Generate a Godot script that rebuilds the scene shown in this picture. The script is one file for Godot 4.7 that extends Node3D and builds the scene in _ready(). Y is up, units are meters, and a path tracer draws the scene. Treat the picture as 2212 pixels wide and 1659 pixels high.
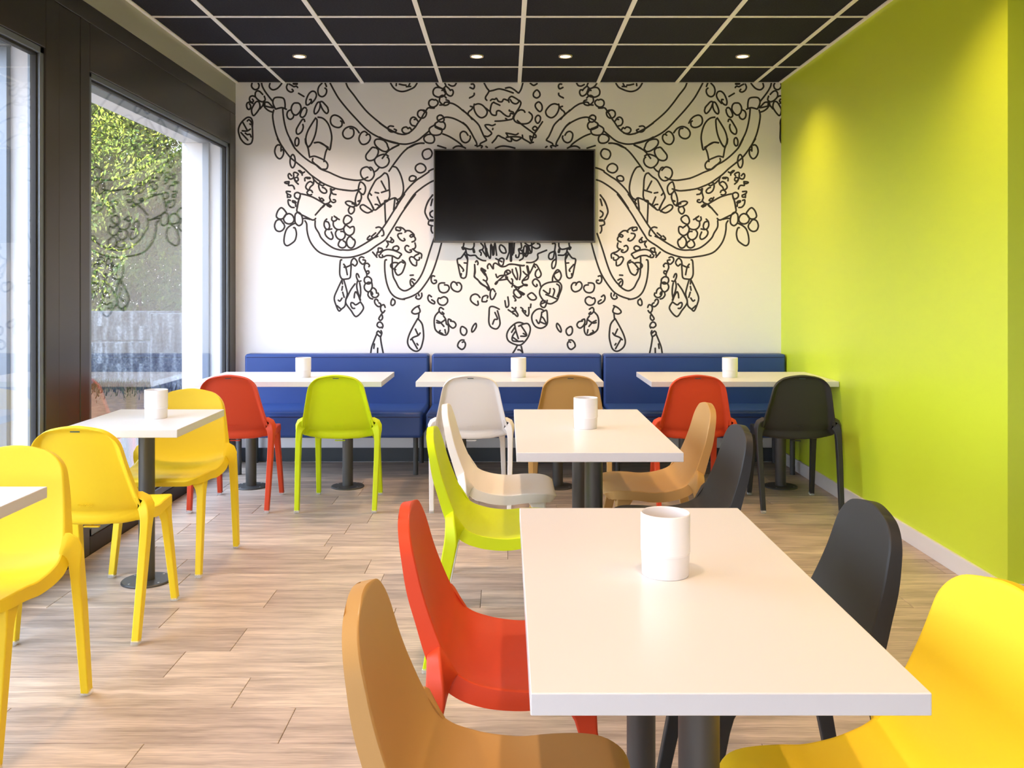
extends Node3D
# A small breakfast room: window wall at the left, mural wall at the back, lime wall at the right.
# The camera stands at the origin, 1.331 m up, and looks along -z. D(x, y, depth) turns "metres in front of the camera" into a point.

var taken := {}
var M := {}
const EYE := 1.331
const FOCAL := 1964.0
const WALL_L := -2.07
const WALL_R := 2.1
const BACK := 6.95
const CEIL := 2.892
const TABLE_H := 0.735


func _ready() -> void:
	build_camera()
	build_environment()
	build_materials()
	build_floor()
	build_ceiling()
	build_back_wall()
	build_right_walls()
	build_window_wall()
	build_outside()
	build_benches()
	build_tables()
	build_chairs()
	build_cups()
	build_television()
	build_downlights()


# ------------------------------------------------------------------ camera and light
func build_camera() -> void:
	var c := Camera3D.new()
	c.name = "camera"
	c.projection = Camera3D.PROJECTION_FRUSTUM
	c.near = 0.05
	c.far = 200.0
	c.size = c.near * 1659.0 / FOCAL
	c.frustum_offset = Vector2(c.near * 12.0 / FOCAL, -c.near * 209.5 / FOCAL)
	c.position = Vector3(0, EYE, 0)
	add_child(c)
	c.current = true


func build_environment() -> void:
	var w := WorldEnvironment.new()
	w.name = "world_environment"
	var e := Environment.new()
	e.background_mode = Environment.BG_SKY
	var s := Sky.new()
	var p := ProceduralSkyMaterial.new()
	p.sky_top_color = Color(0.72, 0.80, 0.92)
	p.sky_horizon_color = Color(0.95, 0.96, 0.99)
	p.ground_horizon_color = Color(0.80, 0.82, 0.84)
	p.ground_bottom_color = Color(0.45, 0.45, 0.44)
	p.sky_energy_multiplier = 1.0
	p.sun_angle_max = 5.0
	s.sky_material = p
	e.sky = s
	e.background_energy_multiplier = 7.8
	e.tonemap_mode = Environment.TONE_MAPPER_LINEAR
	e.tonemap_exposure = 1.27
	e.sdfgi_enabled = true
	e.ssao_enabled = true
	e.ssil_enabled = true
	w.environment = e
	add_child(w)
	var sun := DirectionalLight3D.new()
	sun.name = "sun"
	sun.light_color = Color(1.0, 0.93, 0.80)
	sun.light_energy = 6.5
	sun.light_angular_distance = 0.6
	sun.shadow_enabled = true
	sun.sky_mode = DirectionalLight3D.SKY_MODE_LIGHT_ONLY
	sun.look_at_from_position(Vector3(3.6, 8.2, 5.4), Vector3.ZERO, Vector3.UP)
	add_child(sun)


# ------------------------------------------------------------------ helpers
func D(x: float, y: float, depth: float) -> Vector3:
	return Vector3(x, y, -depth)


func numbered(called: String) -> String:
	if not taken.has(called):
		taken[called] = 0
		return called
	taken[called] += 1
	return "%s_%03d" % [called, taken[called]]


func thing(called: String, label: String, category: String, at := Vector3.ZERO, turn := 0.0, group := "") -> Node3D:
	var o := Node3D.new()
	o.name = numbered(called)
	o.position = at
	o.rotation.y = turn
	o.set_meta("label", label)
	o.set_meta("category", category)
	if group != "":
		o.set_meta("group", group)
	add_child(o)
	return o


func setting(called: String, label: String) -> Node3D:
	var o := Node3D.new()
	o.name = called
	o.set_meta("kind", "structure")
	o.set_meta("label", label)
	add_child(o)
	return o


func part(called: String, mesh: Mesh, m: Material, parent: Node, at := Vector3.ZERO) -> MeshInstance3D:
	var o := MeshInstance3D.new()
	o.name = called
	o.mesh = mesh
	o.material_override = m
	o.position = at
	parent.add_child(o, true)
	return o


func mat(c: Color, rough := 0.6, metal := 0.0, spec := 0.5) -> StandardMaterial3D:
	var m := StandardMaterial3D.new()
	m.albedo_color = c
	m.roughness = rough
	m.metallic = metal
	m.metallic_specular = spec
	return m


func quad(st: SurfaceTool, a: Vector3, b: Vector3, c: Vector3, d: Vector3, n: Vector3, uva := Vector2.ZERO, uvb := Vector2.ZERO, uvc := Vector2.ZERO, uvd := Vector2.ZERO) -> void:
	var pts := [a, b, c, a, c, d]
	var uvs := [uva, uvb, uvc, uva, uvc, uvd]
	if (b - a).cross(c - a).dot(n) > 0.0:
		pts = [a, c, b, a, d, c]
		uvs = [uva, uvc, uvb, uva, uvd, uvc]
	for i in 6:
		st.set_normal(n)
		st.set_uv(uvs[i])
		st.add_vertex(pts[i])


# A box with rounded edges; r is the radius, steps the number of facets round an edge.
func round_box(size: Vector3, r: float, steps := 1, at := Vector3.ZERO, st: SurfaceTool = null) -> ArrayMesh:
	var own := st == null
	if own:
		st = SurfaceTool.new()
		st.begin(Mesh.PRIMITIVE_TRIANGLES)
	var h := size * 0.5
	r = minf(r, minf(h.x, minf(h.y, h.z)) * 0.98)
	var lists := []
	for k in 3:
		var l := []
		for i in steps + 1:
			l.append(-h[k] + r * tan(PI / 4 * i / steps) if steps > 1 else (-h[k] + r * i))
		for i in steps + 1:
			l.append(-l[steps - i])
		lists.append(l)
	for axis in 3:
		for s in [-1.0, 1.0]:
			var a := (axis + 1) % 3
			var b := (axis + 2) % 3
			var n := Vector3.ZERO
			n[axis] = s
			for i in lists[a].size() - 1:
				for j in lists[b].size() - 1:
					var q := []
					for ij in [[i, j], [i + 1, j], [i + 1, j + 1], [i, j + 1]]:
						var p := Vector3.ZERO
						p[axis] = s * h[axis]
						p[a] = lists[a][ij[0]]
						p[b] = lists[b][ij[1]]
						var inner := p.clamp(-(h - Vector3.ONE * r), h - Vector3.ONE * r)
						var dir := (p - inner).normalized()
						q.append([inner + dir * r + at, dir])
					var order := [0, 1, 2, 0, 2, 3]
					if (q[1][0] - q[0][0]).cross(q[2][0] - q[0][0]).dot(n) > 0.0:
						order = [0, 2, 1, 0, 3, 2]
					for o in order:
						st.set_normal(q[o][1])
						st.set_uv(Vector2(q[o][0][a], q[o][0][b]))
						st.add_vertex(q[o][0])
	if own:
		return st.commit()
	return null


# A box given by two corners.
func span(a: Vector3, b: Vector3, r := 0.002) -> Array:
	var lo := a.min(b)
	var hi := a.max(b)
	return [round_box(hi - lo, r), (lo + hi) * 0.5]


func slab(called: String, a: Vector3, b: Vector3, m: Material, parent: Node, r := 0.002) -> MeshInstance3D:
	var s := span(a, b, r)
	return part(called, s[0], m, parent, s[1])


# Turns a profile of (radius, y) round the y axis. Sharp corners come from repeating a point.
func lathe(profile: Array, segs := 40, st: SurfaceTool = null, at := Vector3.ZERO) -> ArrayMesh:
	var own := st == null
	if own:
		st = SurfaceTool.new()
		st.begin(Mesh.PRIMITIVE_TRIANGLES)
	for i in profile.size() - 1:
		var p: Vector2 = profile[i]
		var q: Vector2 = profile[i + 1]
		var t := q - p
		if t.length() < 1e-6:
			continue
		var n2 := Vector2(t.y, -t.x).normalized()
		for k in segs:
			var a0 := TAU * k / segs
			var a1 := TAU * (k + 1) / segs
			var v := []
			var ns := []
			for e in [[p, a0], [q, a0], [q, a1], [p, a1]]:
				v.append(Vector3(e[0].x * cos(e[1]), e[0].y, e[0].x * sin(e[1])) + at)
				ns.append(Vector3(n2.x * cos(e[1]), n2.y, n2.x * sin(e[1])))
			var order := [0, 1, 2, 0, 2, 3]
			var mid: Vector3 = ns[0] + ns[2]
			var c1: Vector3 = (v[1] - v[0]).cross(v[2] - v[0])
			if c1.length() < 1e-12:
				c1 = (v[2] - v[0]).cross(v[3] - v[0])
			if c1.dot(mid) > 0.0:
				order = [0, 2, 1, 0, 3, 2]
			for o in order:
				st.set_normal(ns[o])
				st.set_uv(Vector2(0.5 + 0.5 * cos(a0), v[o].y))
				st.add_vertex(v[o])
	if own:
		return st.commit()
	return null


# Sweeps a rounded rectangle along points; each entry is [point, half width across "side", half depth, side vector].
func sweep(path: Array, corner := 0.35) -> ArrayMesh:
	var st := SurfaceTool.new()
	st.begin(Mesh.PRIMITIVE_TRIANGLES)
	st.set_smooth_group(0)
	var rings := []
	for i in path.size():
		var p: Vector3 = path[i][0]
		var ahead: Vector3 = path[mini(i + 1, path.size() - 1)][0] - path[maxi(i - 1, 0)][0]
		var t := ahead.normalized()
		var side: Vector3 = path[i][3]
		side = (side - t * side.dot(t)).normalized()
		var other := t.cross(side).normalized()
		var ring := []
		var hw: float = path[i][1]
		var hd: float = path[i][2]
		var r := corner * minf(hw, hd)
		for c in [[1, 1], [-1, 1], [-1, -1], [1, -1]]:
			var centre: Vector3 = p + side * c[0] * (hw - r) + other * c[1] * (hd - r)
			var start := atan2(c[1], c[0]) - PI / 4
			for k in 4:
				var a := start + PI / 2 * k / 3.0
				var dir := side * cos(a) + other * sin(a)
				ring.append([centre + dir * r, dir])
		rings.append(ring)
	var n: int = rings[0].size()
	for i in rings.size() - 1:
		for k in n:
			var q := [rings[i][k], rings[i][(k + 1) % n], rings[i + 1][(k + 1) % n], rings[i + 1][k]]
			var order := [0, 1, 2, 0, 2, 3]
			if (q[1][0] - q[0][0]).cross(q[2][0] - q[0][0]).dot(q[0][1] + q[1][1]) > 0.0:
				order = [0, 2, 1, 0, 3, 2]
			for o in order:
				st.set_normal(q[o][1])
				st.add_vertex(q[o][0])
	for end in [0, rings.size() - 1]:
		var t2: Vector3 = (path[end][0] - path[1 if end == 0 else end - 1][0]).normalized()
		for k in range(1, n - 1):
			var a3: Vector3 = rings[end][0][0]
			var b3: Vector3 = rings[end][k][0]
			var c3: Vector3 = rings[end][k + 1][0]
			var tri := [a3, b3, c3]
			if (b3 - a3).cross(c3 - a3).dot(t2) > 0.0:
				tri = [a3, c3, b3]
			for v in tri:
				st.set_normal(t2)
				st.add_vertex(v)
	return st.commit()


func noise(seed_: int, freq: float, octaves := 3, kind := FastNoiseLite.TYPE_SIMPLEX_SMOOTH) -> FastNoiseLite:
	var f := FastNoiseLite.new()
	f.seed = seed_
	f.frequency = freq
	f.noise_type = kind
	f.fractal_octaves = octaves
	return f


func texture_of(im: Image) -> ImageTexture:
	return ImageTexture.create_from_image(im)


# ------------------------------------------------------------------ materials
func plastic(c: Color) -> StandardMaterial3D:
	var m := mat(c, 0.48, 0.0, 0.38)
	m.normal_enabled = true
	m.normal_texture = M.grain_normal
	m.normal_scale = 0.10
	m.uv1_triplanar = true
	m.uv1_scale = Vector3(9, 9, 9)
	return m


func build_materials() -> void:
	var gi := Image.create_empty(256, 256, false, Image.FORMAT_L8)
	var gn := noise(3, 0.16, 2)
	for y in 256:
		for x in 256:
			gi.set_pixel(x, y, Color.from_hsv(0, 0, clampf(0.5 + 0.5 * gn.get_noise_2d(x, y), 0, 1)))
	gi.convert(Image.FORMAT_RGBA8)
	gi.bump_map_to_normal_map(2.0)
	M.grain_normal = texture_of(gi)

	M.lime = mat(Color8(212, 234, 52), 0.36, 0.0, 0.55)
	M.white_wall = mat(Color8(246, 246, 247), 0.6, 0.0, 0.4)
	M.white_paint = mat(Color8(228, 226, 222), 0.45)
	M.taupe = mat(Color8(174, 172, 156), 0.6)
	M.bronze = mat(Color8(64, 62, 57), 0.28, 0.25, 0.5)
	M.bronze_dark = mat(Color8(40, 37, 34), 0.45, 0.25, 0.5)
	M.frame_grey = mat(Color8(120, 130, 140), 0.38, 0.5)
	M.gasket = mat(Color8(28, 30, 33), 0.6)
	M.render = mat(Color8(232, 233, 234), 0.9, 0.0, 0.2)
	M.glass = mat(Color(0.92, 0.97, 0.97, 0.03), 0.0, 0.0, 0.5)
	M.glass.transparency = BaseMaterial3D.TRANSPARENCY_ALPHA
	M.tee = mat(Color8(250, 249, 246), 0.45)
	M.void_black = mat(Color8(14, 14, 15), 0.9)
	M.base_grey = mat(Color8(66, 74, 80), 0.4)
	M.laminate = mat(Color8(226, 225, 225), 0.30, 0.0, 0.5)
	M.laminate_edge = mat(Color8(236, 232, 228), 0.40, 0.0, 0.5)
	M.steel_grey = mat(Color8(84, 83, 80), 0.42, 0.45, 0.5)
	M.leg_grey = mat(Color8(78, 80, 82), 0.45, 0.35, 0.5)
	M.screw = mat(Color8(168, 168, 166), 0.3, 0.9)
	M.vinyl = mat(Color8(42, 74, 142), 0.40, 0.0, 0.5)
	M.vinyl.normal_enabled = true
	M.vinyl.normal_texture = M.grain_normal
	M.vinyl.normal_scale = 0.12
	M.vinyl.uv1_triplanar = true
	M.vinyl.uv1_scale = Vector3(7, 7, 7)
	M.vinyl_seam = mat(Color8(18, 26, 78), 0.5)
	M.ceramic = mat(Color8(246, 246, 247), 0.22, 0.0, 0.5)
	M.ceramic_raw = mat(Color8(240, 239, 238), 0.5, 0.0, 0.4)
	M.tv_frame = mat(Color8(88, 88, 88), 0.35, 0.3)
	M.tv_screen = mat(Color8(6, 6, 7), 0.10, 0.0, 0.5)
	M.tv_mark = mat(Color8(205, 205, 205), 0.4)
	M.trim_ring = mat(Color8(200, 190, 176), 0.35, 0.4)
	M.lamp = mat(Color8(255, 236, 205), 0.5)
	M.lamp.emission_enabled = true
	M.lamp.emission = Color8(255, 214, 164)
	M.lamp.emission_energy_multiplier = 9.0
	M.glide = mat(Color(0.97, 0.97, 0.95, 0.25), 0.12, 0.0, 0.5)
	M.glide.transparency = BaseMaterial3D.TRANSPARENCY_ALPHA
	M.notch = mat(Color8(58, 86, 88), 0.5)
	M.yellow = plastic(Color8(245, 213, 40))
	M.lime_plastic = plastic(Color8(202, 224, 10))
	M.orange = plastic(Color8(208, 70, 36))
	M.white_plastic = plastic(Color8(232, 230, 226))
	M.tan = plastic(Color8(186, 147, 88))
	M.charcoal = plastic(Color8(50, 51, 51))

	# mineral fibre ceiling tile: near black with fine pale flecks
	var ci := Image.create_empty(512, 512, false, Image.FORMAT_RGB8)
	var c1 := noise(11, 0.09, 3)
	var c2 := noise(12, 0.35, 2)
	for y in 512:
		for x in 512:
			var f := c1.get_noise_2d(x * 0.55, y * 1.6) * 0.6 + c2.get_noise_2d(x, y * 1.4) * 0.9
			var v := 0.185 + 0.085 * f
			ci.set_pixel(x, y, Color(v * 0.97, v * 0.99, v * 1.16))
	M.tile = mat(Color.WHITE, 0.85, 0.0, 0.25)
	M.tile.albedo_texture = texture_of(ci)
	M.tile.uv1_triplanar = true
	M.tile.uv1_world_triplanar = true
	M.tile.uv1_scale = Vector3(2.3, 2.3, 2.3)

	# wood-look planks: six grains, each in two tones
	M.wood = []
	for k in 6:
		var wi := Image.create_empty(1024, 200, false, Image.FORMAT_RGB8)
		var n1 := noise(40 + k, 0.010, 3)
		var n2 := noise(60 + k, 0.035, 3)
		var n3 := noise(80 + k, 0.006, 2)
		var n4 := noise(100 + k, 0.22, 2)
		for y in 200:
			for x in 1024:
				var warp := n3.get_noise_2d(x * 0.7, y * 1.3) * 34.0
				var broad := n1.get_noise_2d(x * 0.16, y * 1.7 + warp * 0.5)
				var line := n2.get_noise_2d(x * 0.045, y * 6.0 + warp * 0.45)
				var pore := n4.get_noise_2d(x * 0.045, y * 1.5)
				var streak := pow(clampf(line * 1.5, 0.0, 1.0), 2.0)
				var dark := clampf(0.30 + 0.42 * broad + 0.16 * line + 0.55 * streak + 0.20 * pore, 0.0, 1.0)
				wi.set_pixel(x, y, Color(0.860, 0.786, 0.708).lerp(Color(0.540, 0.484, 0.434), dark))
		var t := texture_of(wi)
		for tone in [Color(1, 1, 1), Color(0.93, 0.925, 0.93)]:
			var w := mat(tone, 0.42, 0.0, 0.45)
			w.albedo_texture = t
			M.wood.append(w)
	M.grout = mat(Color8(96, 86, 78), 0.8)
	M.floor_far = mat(Color8(176, 155, 138), 0.45)

	# weathered concrete
	var ki := Image.create_empty(512, 256, false, Image.FORMAT_RGB8)
	var k1 := noise(21, 0.03, 4)
	var k2 := noise(22, 0.12, 3)
	var k3 := noise(23, 0.4, 2)
	for y in 256:
		for x in 512:
			var drip := k1.get_noise_2d(x * 1.6, y * 0.22)
			var v2 := 0.62 + 0.42 * drip + 0.26 * k2.get_noise_2d(x, y) + 0.22 * k3.get_noise_2d(x, y)
			ki.set_pixel(x, y, Color(v2 * 0.96, v2 * 0.99, v2))
	M.concrete = mat(Color8(146, 150, 154), 0.95)
	M.concrete.albedo_texture = texture_of(ki)
	M.concrete.uv1_triplanar = true
	M.concrete.uv1_scale = Vector3(0.4, 0.7, 0.4)

	var si := Image.create_empty(512, 512, false, Image.FORMAT_RGB8)
	var s1 := noise(31, 0.2, 4)
	var s2 := noise(32, 0.02, 3)
	for y in 512:
		for x in 512:
			var v3 := clampf(0.5 + 0.7 * s1.get_noise_2d(x, y) + 0.4 * s2.get_noise_2d(x, y), 0, 1)
			si.set_pixel(x, y, Color(0.26, 0.21, 0.15).lerp(Color(0.52, 0.42, 0.32), v3))
	M.soil = mat(Color.WHITE, 1.0, 0.0, 0.1)
	M.soil.albedo_texture = texture_of(si)
	M.soil.uv1_triplanar = true
	M.soil.uv1_world_triplanar = true
	M.soil.uv1_scale = Vector3(0.8, 0.8, 0.8)
	var pi := Image.create_empty(256, 256, false, Image.FORMAT_RGB8)
	var p1 := noise(33, 0.35, 2, FastNoiseLite.TYPE_CELLULAR)
	for y in 256:
		for x in 256:
			var v4 := clampf(0.72 + 0.35 * p1.get_noise_2d(x, y), 0, 1)
			pi.set_pixel(x, y, Color(v4, v4 * 0.965, v4 * 0.94))
	M.gravel = mat(Color.WHITE, 1.0, 0.0, 0.1)
	M.gravel.albedo_texture = texture_of(pi)
	M.gravel.uv1_triplanar = true
	M.gravel.uv1_world_triplanar = true
	M.gravel.uv1_scale = Vector3(1.2, 1.2, 1.2)
	M.bark = mat(Color8(74, 60, 46), 0.95)
	M.leaf = mat(Color.WHITE, 0.55, 0.0, 0.35)
	M.leaf.vertex_color_use_as_albedo = true
	M.leaf.cull_mode = BaseMaterial3D.CULL_DISABLED
	M.leaf.backlight_enabled = true
	M.leaf.backlight = Color(0.45, 0.45, 0.45)


# ------------------------------------------------------------------ floor
func plank_mesh(length: float, width: float) -> ArrayMesh:
	var st := SurfaceTool.new()
	st.begin(Mesh.PRIMITIVE_TRIANGLES)
	var hx := length / 2 - 0.0008
	var hz := width / 2 - 0.0008
	var b := 0.0014
	var top := [Vector3(-hx + b, 0, -hz + b), Vector3(hx - b, 0, -hz + b), Vector3(hx - b, 0, hz - b), Vector3(-hx + b, 0, hz - b)]
	var rim := [Vector3(-hx, -b, -hz), Vector3(hx, -b, -hz), Vector3(hx, -b, hz), Vector3(-hx, -b, hz)]
	var foot := []
	for p in rim:
		foot.append(Vector3(p.x, -0.011, p.z))
	var uv := func(p: Vector3) -> Vector2: return Vector2((p.x + hx) / 0.9, (p.z + hz) / 0.2243)
	quad(st, top[0], top[1], top[2], top[3], Vector3.UP, uv.call(top[0]), uv.call(top[1]), uv.call(top[2]), uv.call(top[3]))
	for k in 4:
		var j := (k + 1) % 4
		var out: Vector3 = ((rim[k] + rim[j]) / 2)
		out = Vector3(out.x if k % 2 == 1 else 0.0, 0, out.z if k % 2 == 0 else 0.0).normalized()
		quad(st, top[k], top[j], rim[j], rim[k], (out + Vector3.UP).normalized(), uv.call(top[k]), uv.call(top[j]), uv.call(rim[j]), uv.call(rim[k]))
		quad(st, rim[k], rim[j], foot[j], foot[k], out, uv.call(rim[k]), uv.call(rim[j]), uv.call(rim[j]), uv.call(rim[k]))
	return st.commit()


func build_floor() -> void:
	var f := setting("floor", "greyish oak wood-look plank floor")
	slab("subfloor", D(-2.45, -0.25, 7.15), D(4.2, -0.011, -4.2), M.grout, f, 0.001)
	slab("rear_flooring", D(-2.07, -0.011, -0.0), D(4.0, 0.0, -4.0), M.floor_far, f, 0.001)
	var known := {0: -1.056, 1: -0.666, 2: -0.871, 3: -1.171, 4: -1.011, 5: -1.358, 6: -1.009, 7: -1.467, 10: -0.937}
	var meshes := {}
	var rng := RandomNumberGenerator.new()
	rng.seed = 5
	for row in range(-10, 20):
		var near := 2.427 + 0.2243 * row
		var far := near + 0.2243
		near = maxf(near, 0.0)
		if near >= BACK - 0.02:
			break
		far = minf(far, BACK)
		if far - near < 0.02:
			continue
		var right := WALL_R if near > 3.7 else 4.0
		var joint: float = known[row] if known.has(row) else rng.randf_range(-1.5, -0.6)
		var x := joint - 0.9 * ceilf((joint - WALL_L) / 0.9)
		while x < right:
			var x0 := maxf(x, WALL_L)
			var x1 := minf(x + 0.9, right)
			x += 0.9
			if x1 - x0 < 0.015:
				continue
			var key := "%d %d" % [roundi((x1 - x0) * 1000), roundi((far - near) * 1000)]
			if not meshes.has(key):
				meshes[key] = plank_mesh(x1 - x0, far - near)
			part("plank", meshes[key], M.wood[rng.randi() % M.wood.size()], f, D((x0 + x1) / 2, 0, (near + far) / 2))


# ------------------------------------------------------------------ ceiling
func build_ceiling() -> void:
	var c := setting("ceiling", "black mineral tile ceiling in a white grid")
	slab("slab_above", D(-2.45, CEIL + 0.05, 7.15), D(4.2, CEIL + 0.3, -4.2), M.void_black, c, 0.001)
	var xs := [WALL_L]
	for k in range(-3, 7):
		xs.append(0.099 + 0.6 * k)
	xs.append(4.0)
	var zs := [BACK]
	for k in 18:
		if 6.454 - 0.6 * k > -4.0:
			zs.append(6.454 - 0.6 * k)
	zs.append(-4.0)
	var meshes := {}
	for i in xs.size() - 1:
		for j in zs.size() - 1:
			var x0: float = xs[i]
			var x1: float = xs[i + 1]
			if zs[j + 1] > 3.8:
				if x0 >= WALL_R:
					continue
				x1 = minf(x1, WALL_R)
			var key := "%d %d" % [roundi((x1 - x0) * 1000), roundi((zs[j] - zs[j + 1]) * 1000)]
			if not meshes.has(key):
				meshes[key] = round_box(Vector3(x1 - x0 - 0.004, 0.018, zs[j] - zs[j + 1] - 0.004), 0.003)
			part("ceiling_tile", meshes[key], M.tile, c, D((x0 + x1) / 2, CEIL + 0.013, (zs[j] + zs[j + 1]) / 2))
	for i in range(1, xs.size() - 1):
		var far := BACK if xs[i] < WALL_R else 3.8
		slab("main_runner", D(xs[i] - 0.014, CEIL - 0.003, far), D(xs[i] + 0.014, CEIL + 0.002, -4.0), M.tee, c, 0.001)
	for j in range(1, zs.size() - 1):
		slab("cross_runner", D(WALL_L, CEIL - 0.0015, zs[j] - 0.013), D(WALL_R if zs[j] > 3.8 else 4.0, CEIL + 0.003, zs[j] + 0.013), M.tee, c, 0.001)
	slab("edge_trim", D(WALL_L, CEIL - 0.004, BACK), D(WALL_L + 0.022, CEIL + 0.02, -4.0), M.tee, c, 0.001)
	slab("edge_trim", D(WALL_R - 0.022, CEIL - 0.004, BACK), D(WALL_R, CEIL + 0.02, 3.81), M.tee, c, 0.001)


# ------------------------------------------------------------------ walls
func build_back_wall() -> void:
	var w := setting("wall_back", "white back wall with a printed line drawing of a chandelier")
	slab("plaster", D(-2.45, -0.2, BACK + 0.004), D(2.3, CEIL + 0.3, BACK + 0.25), M.white_wall, w, 0.001)
	slab("lower_paint", D(WALL_L, 0.0, BACK), D(WALL_R, 0.777, BACK + 0.004), M.white_wall, w, 0.0005)
	# the printed wall covering
	var px0 := 509.1
	var px1 := 1687.4
	var scale := 2048.0 / (px1 - px0)
	var y_top := 178.9
	var rows := int(ceil((776.5 - y_top) * scale))
	var m := mat(Color.WHITE, 0.6, 0.0, 0.4)
	m.albedo_texture = texture_of(draw_mural(px0, y_top, scale, rows))
	m.texture_repeat = false
	var st := SurfaceTool.new()
	st.begin(Mesh.PRIMITIVE_TRIANGLES)
	var k := BACK / FOCAL
	var a := D((px0 - 1094.0) * k, EYE + (620.0 - y_top) * k, BACK)
	var b := D((px1 - 1094.0) * k, EYE + (620.0 - (y_top + rows / scale)) * k, BACK)
	quad(st, a, Vector3(b.x, a.y, a.z), b, Vector3(a.x, b.y, a.z), Vector3.BACK, Vector2(0, 0), Vector2(1, 0), Vector2(1, 1), Vector2(0, 1))
	for e in [[a, Vector3(b.x, a.y, a.z), Vector3.UP], [b, Vector3(a.x, b.y, a.z), Vector3.DOWN], [a, Vector3(a.x, b.y, a.z), Vector3.LEFT], [b, Vector3(b.x, a.y, a.z), Vector3.RIGHT]]:
		var back := Vector3(0, 0, -0.0035)
		quad(st, e[0], e[1], e[1] + back, e[0] + back, e[2])
	part("mural_print", st.commit(), m, w)
	var base := setting("baseboard_back", "dark grey tile skirting under the benches")
	slab("skirting", D(WALL_L, 0.0, BACK), D(WALL_R, 0.103, BACK - 0.012), M.base_grey, base)


func build_right_walls() -> void:
	var w := setting("wall_right", "lime green side wall")
	slab("plaster", D(WALL_R, -0.2, BACK + 0.01), D(2.32, CEIL + 0.3, 3.81), M.lime, w, 0.001)
	var n := setting("wall_right_return", "lime green wall where the room widens")
	slab("plaster", D(2.3, -0.2, 4.05), D(4.2, CEIL + 0.3, 3.812), M.lime, n, 0.001)
	var f := setting("wall_right_far", "white side wall of the wider part")
	slab("plaster", D(4.0, -0.2, 3.81), D(4.2, CEIL + 0.3, -4.2), M.white_wall, f, 0.001)
	# behind the camera: two glazed bays at the window side, solid wall at the other
	var r := setting("wall_rear", "rear wall with two glazed bays behind the camera")
	slab("lintel", D(-2.45, 2.15, -4.0), D(4.2, CEIL + 0.3, -4.2), M.white_wall, r, 0.001)
	slab("plaster", D(0.85, -0.2, -4.0), D(4.2, 2.15, -4.2), M.white_wall, r, 0.001)
	for x in [-2.3, -0.75, 0.85]:
		slab("mullion", D(x - 0.15, -0.2, -4.0), D(x + 0.15, 2.15, -4.2), M.bronze, r, 0.002)
	slab("sill", D(-2.45, -0.2, -4.0), D(0.85, 0.1, -4.2), M.bronze, r, 0.002)
	for x in [-1.525, 0.05]:
		slab("pane", D(x - 0.66, 0.1, -4.096), D(x + 0.66, 2.15, -4.1), M.glass, r, 0.0005)
	var b := setting("baseboard_right", "white skirting along the lime wall")
	slab("skirting", D(WALL_R, 0.0, BACK - 0.012), D(WALL_R - 0.014, 0.088, 3.796), M.white_paint, b)
	slab("skirting", D(WALL_R - 0.014, 0.0, 3.81), D(4.0, 0.088, 3.796), M.white_paint, b)


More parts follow.
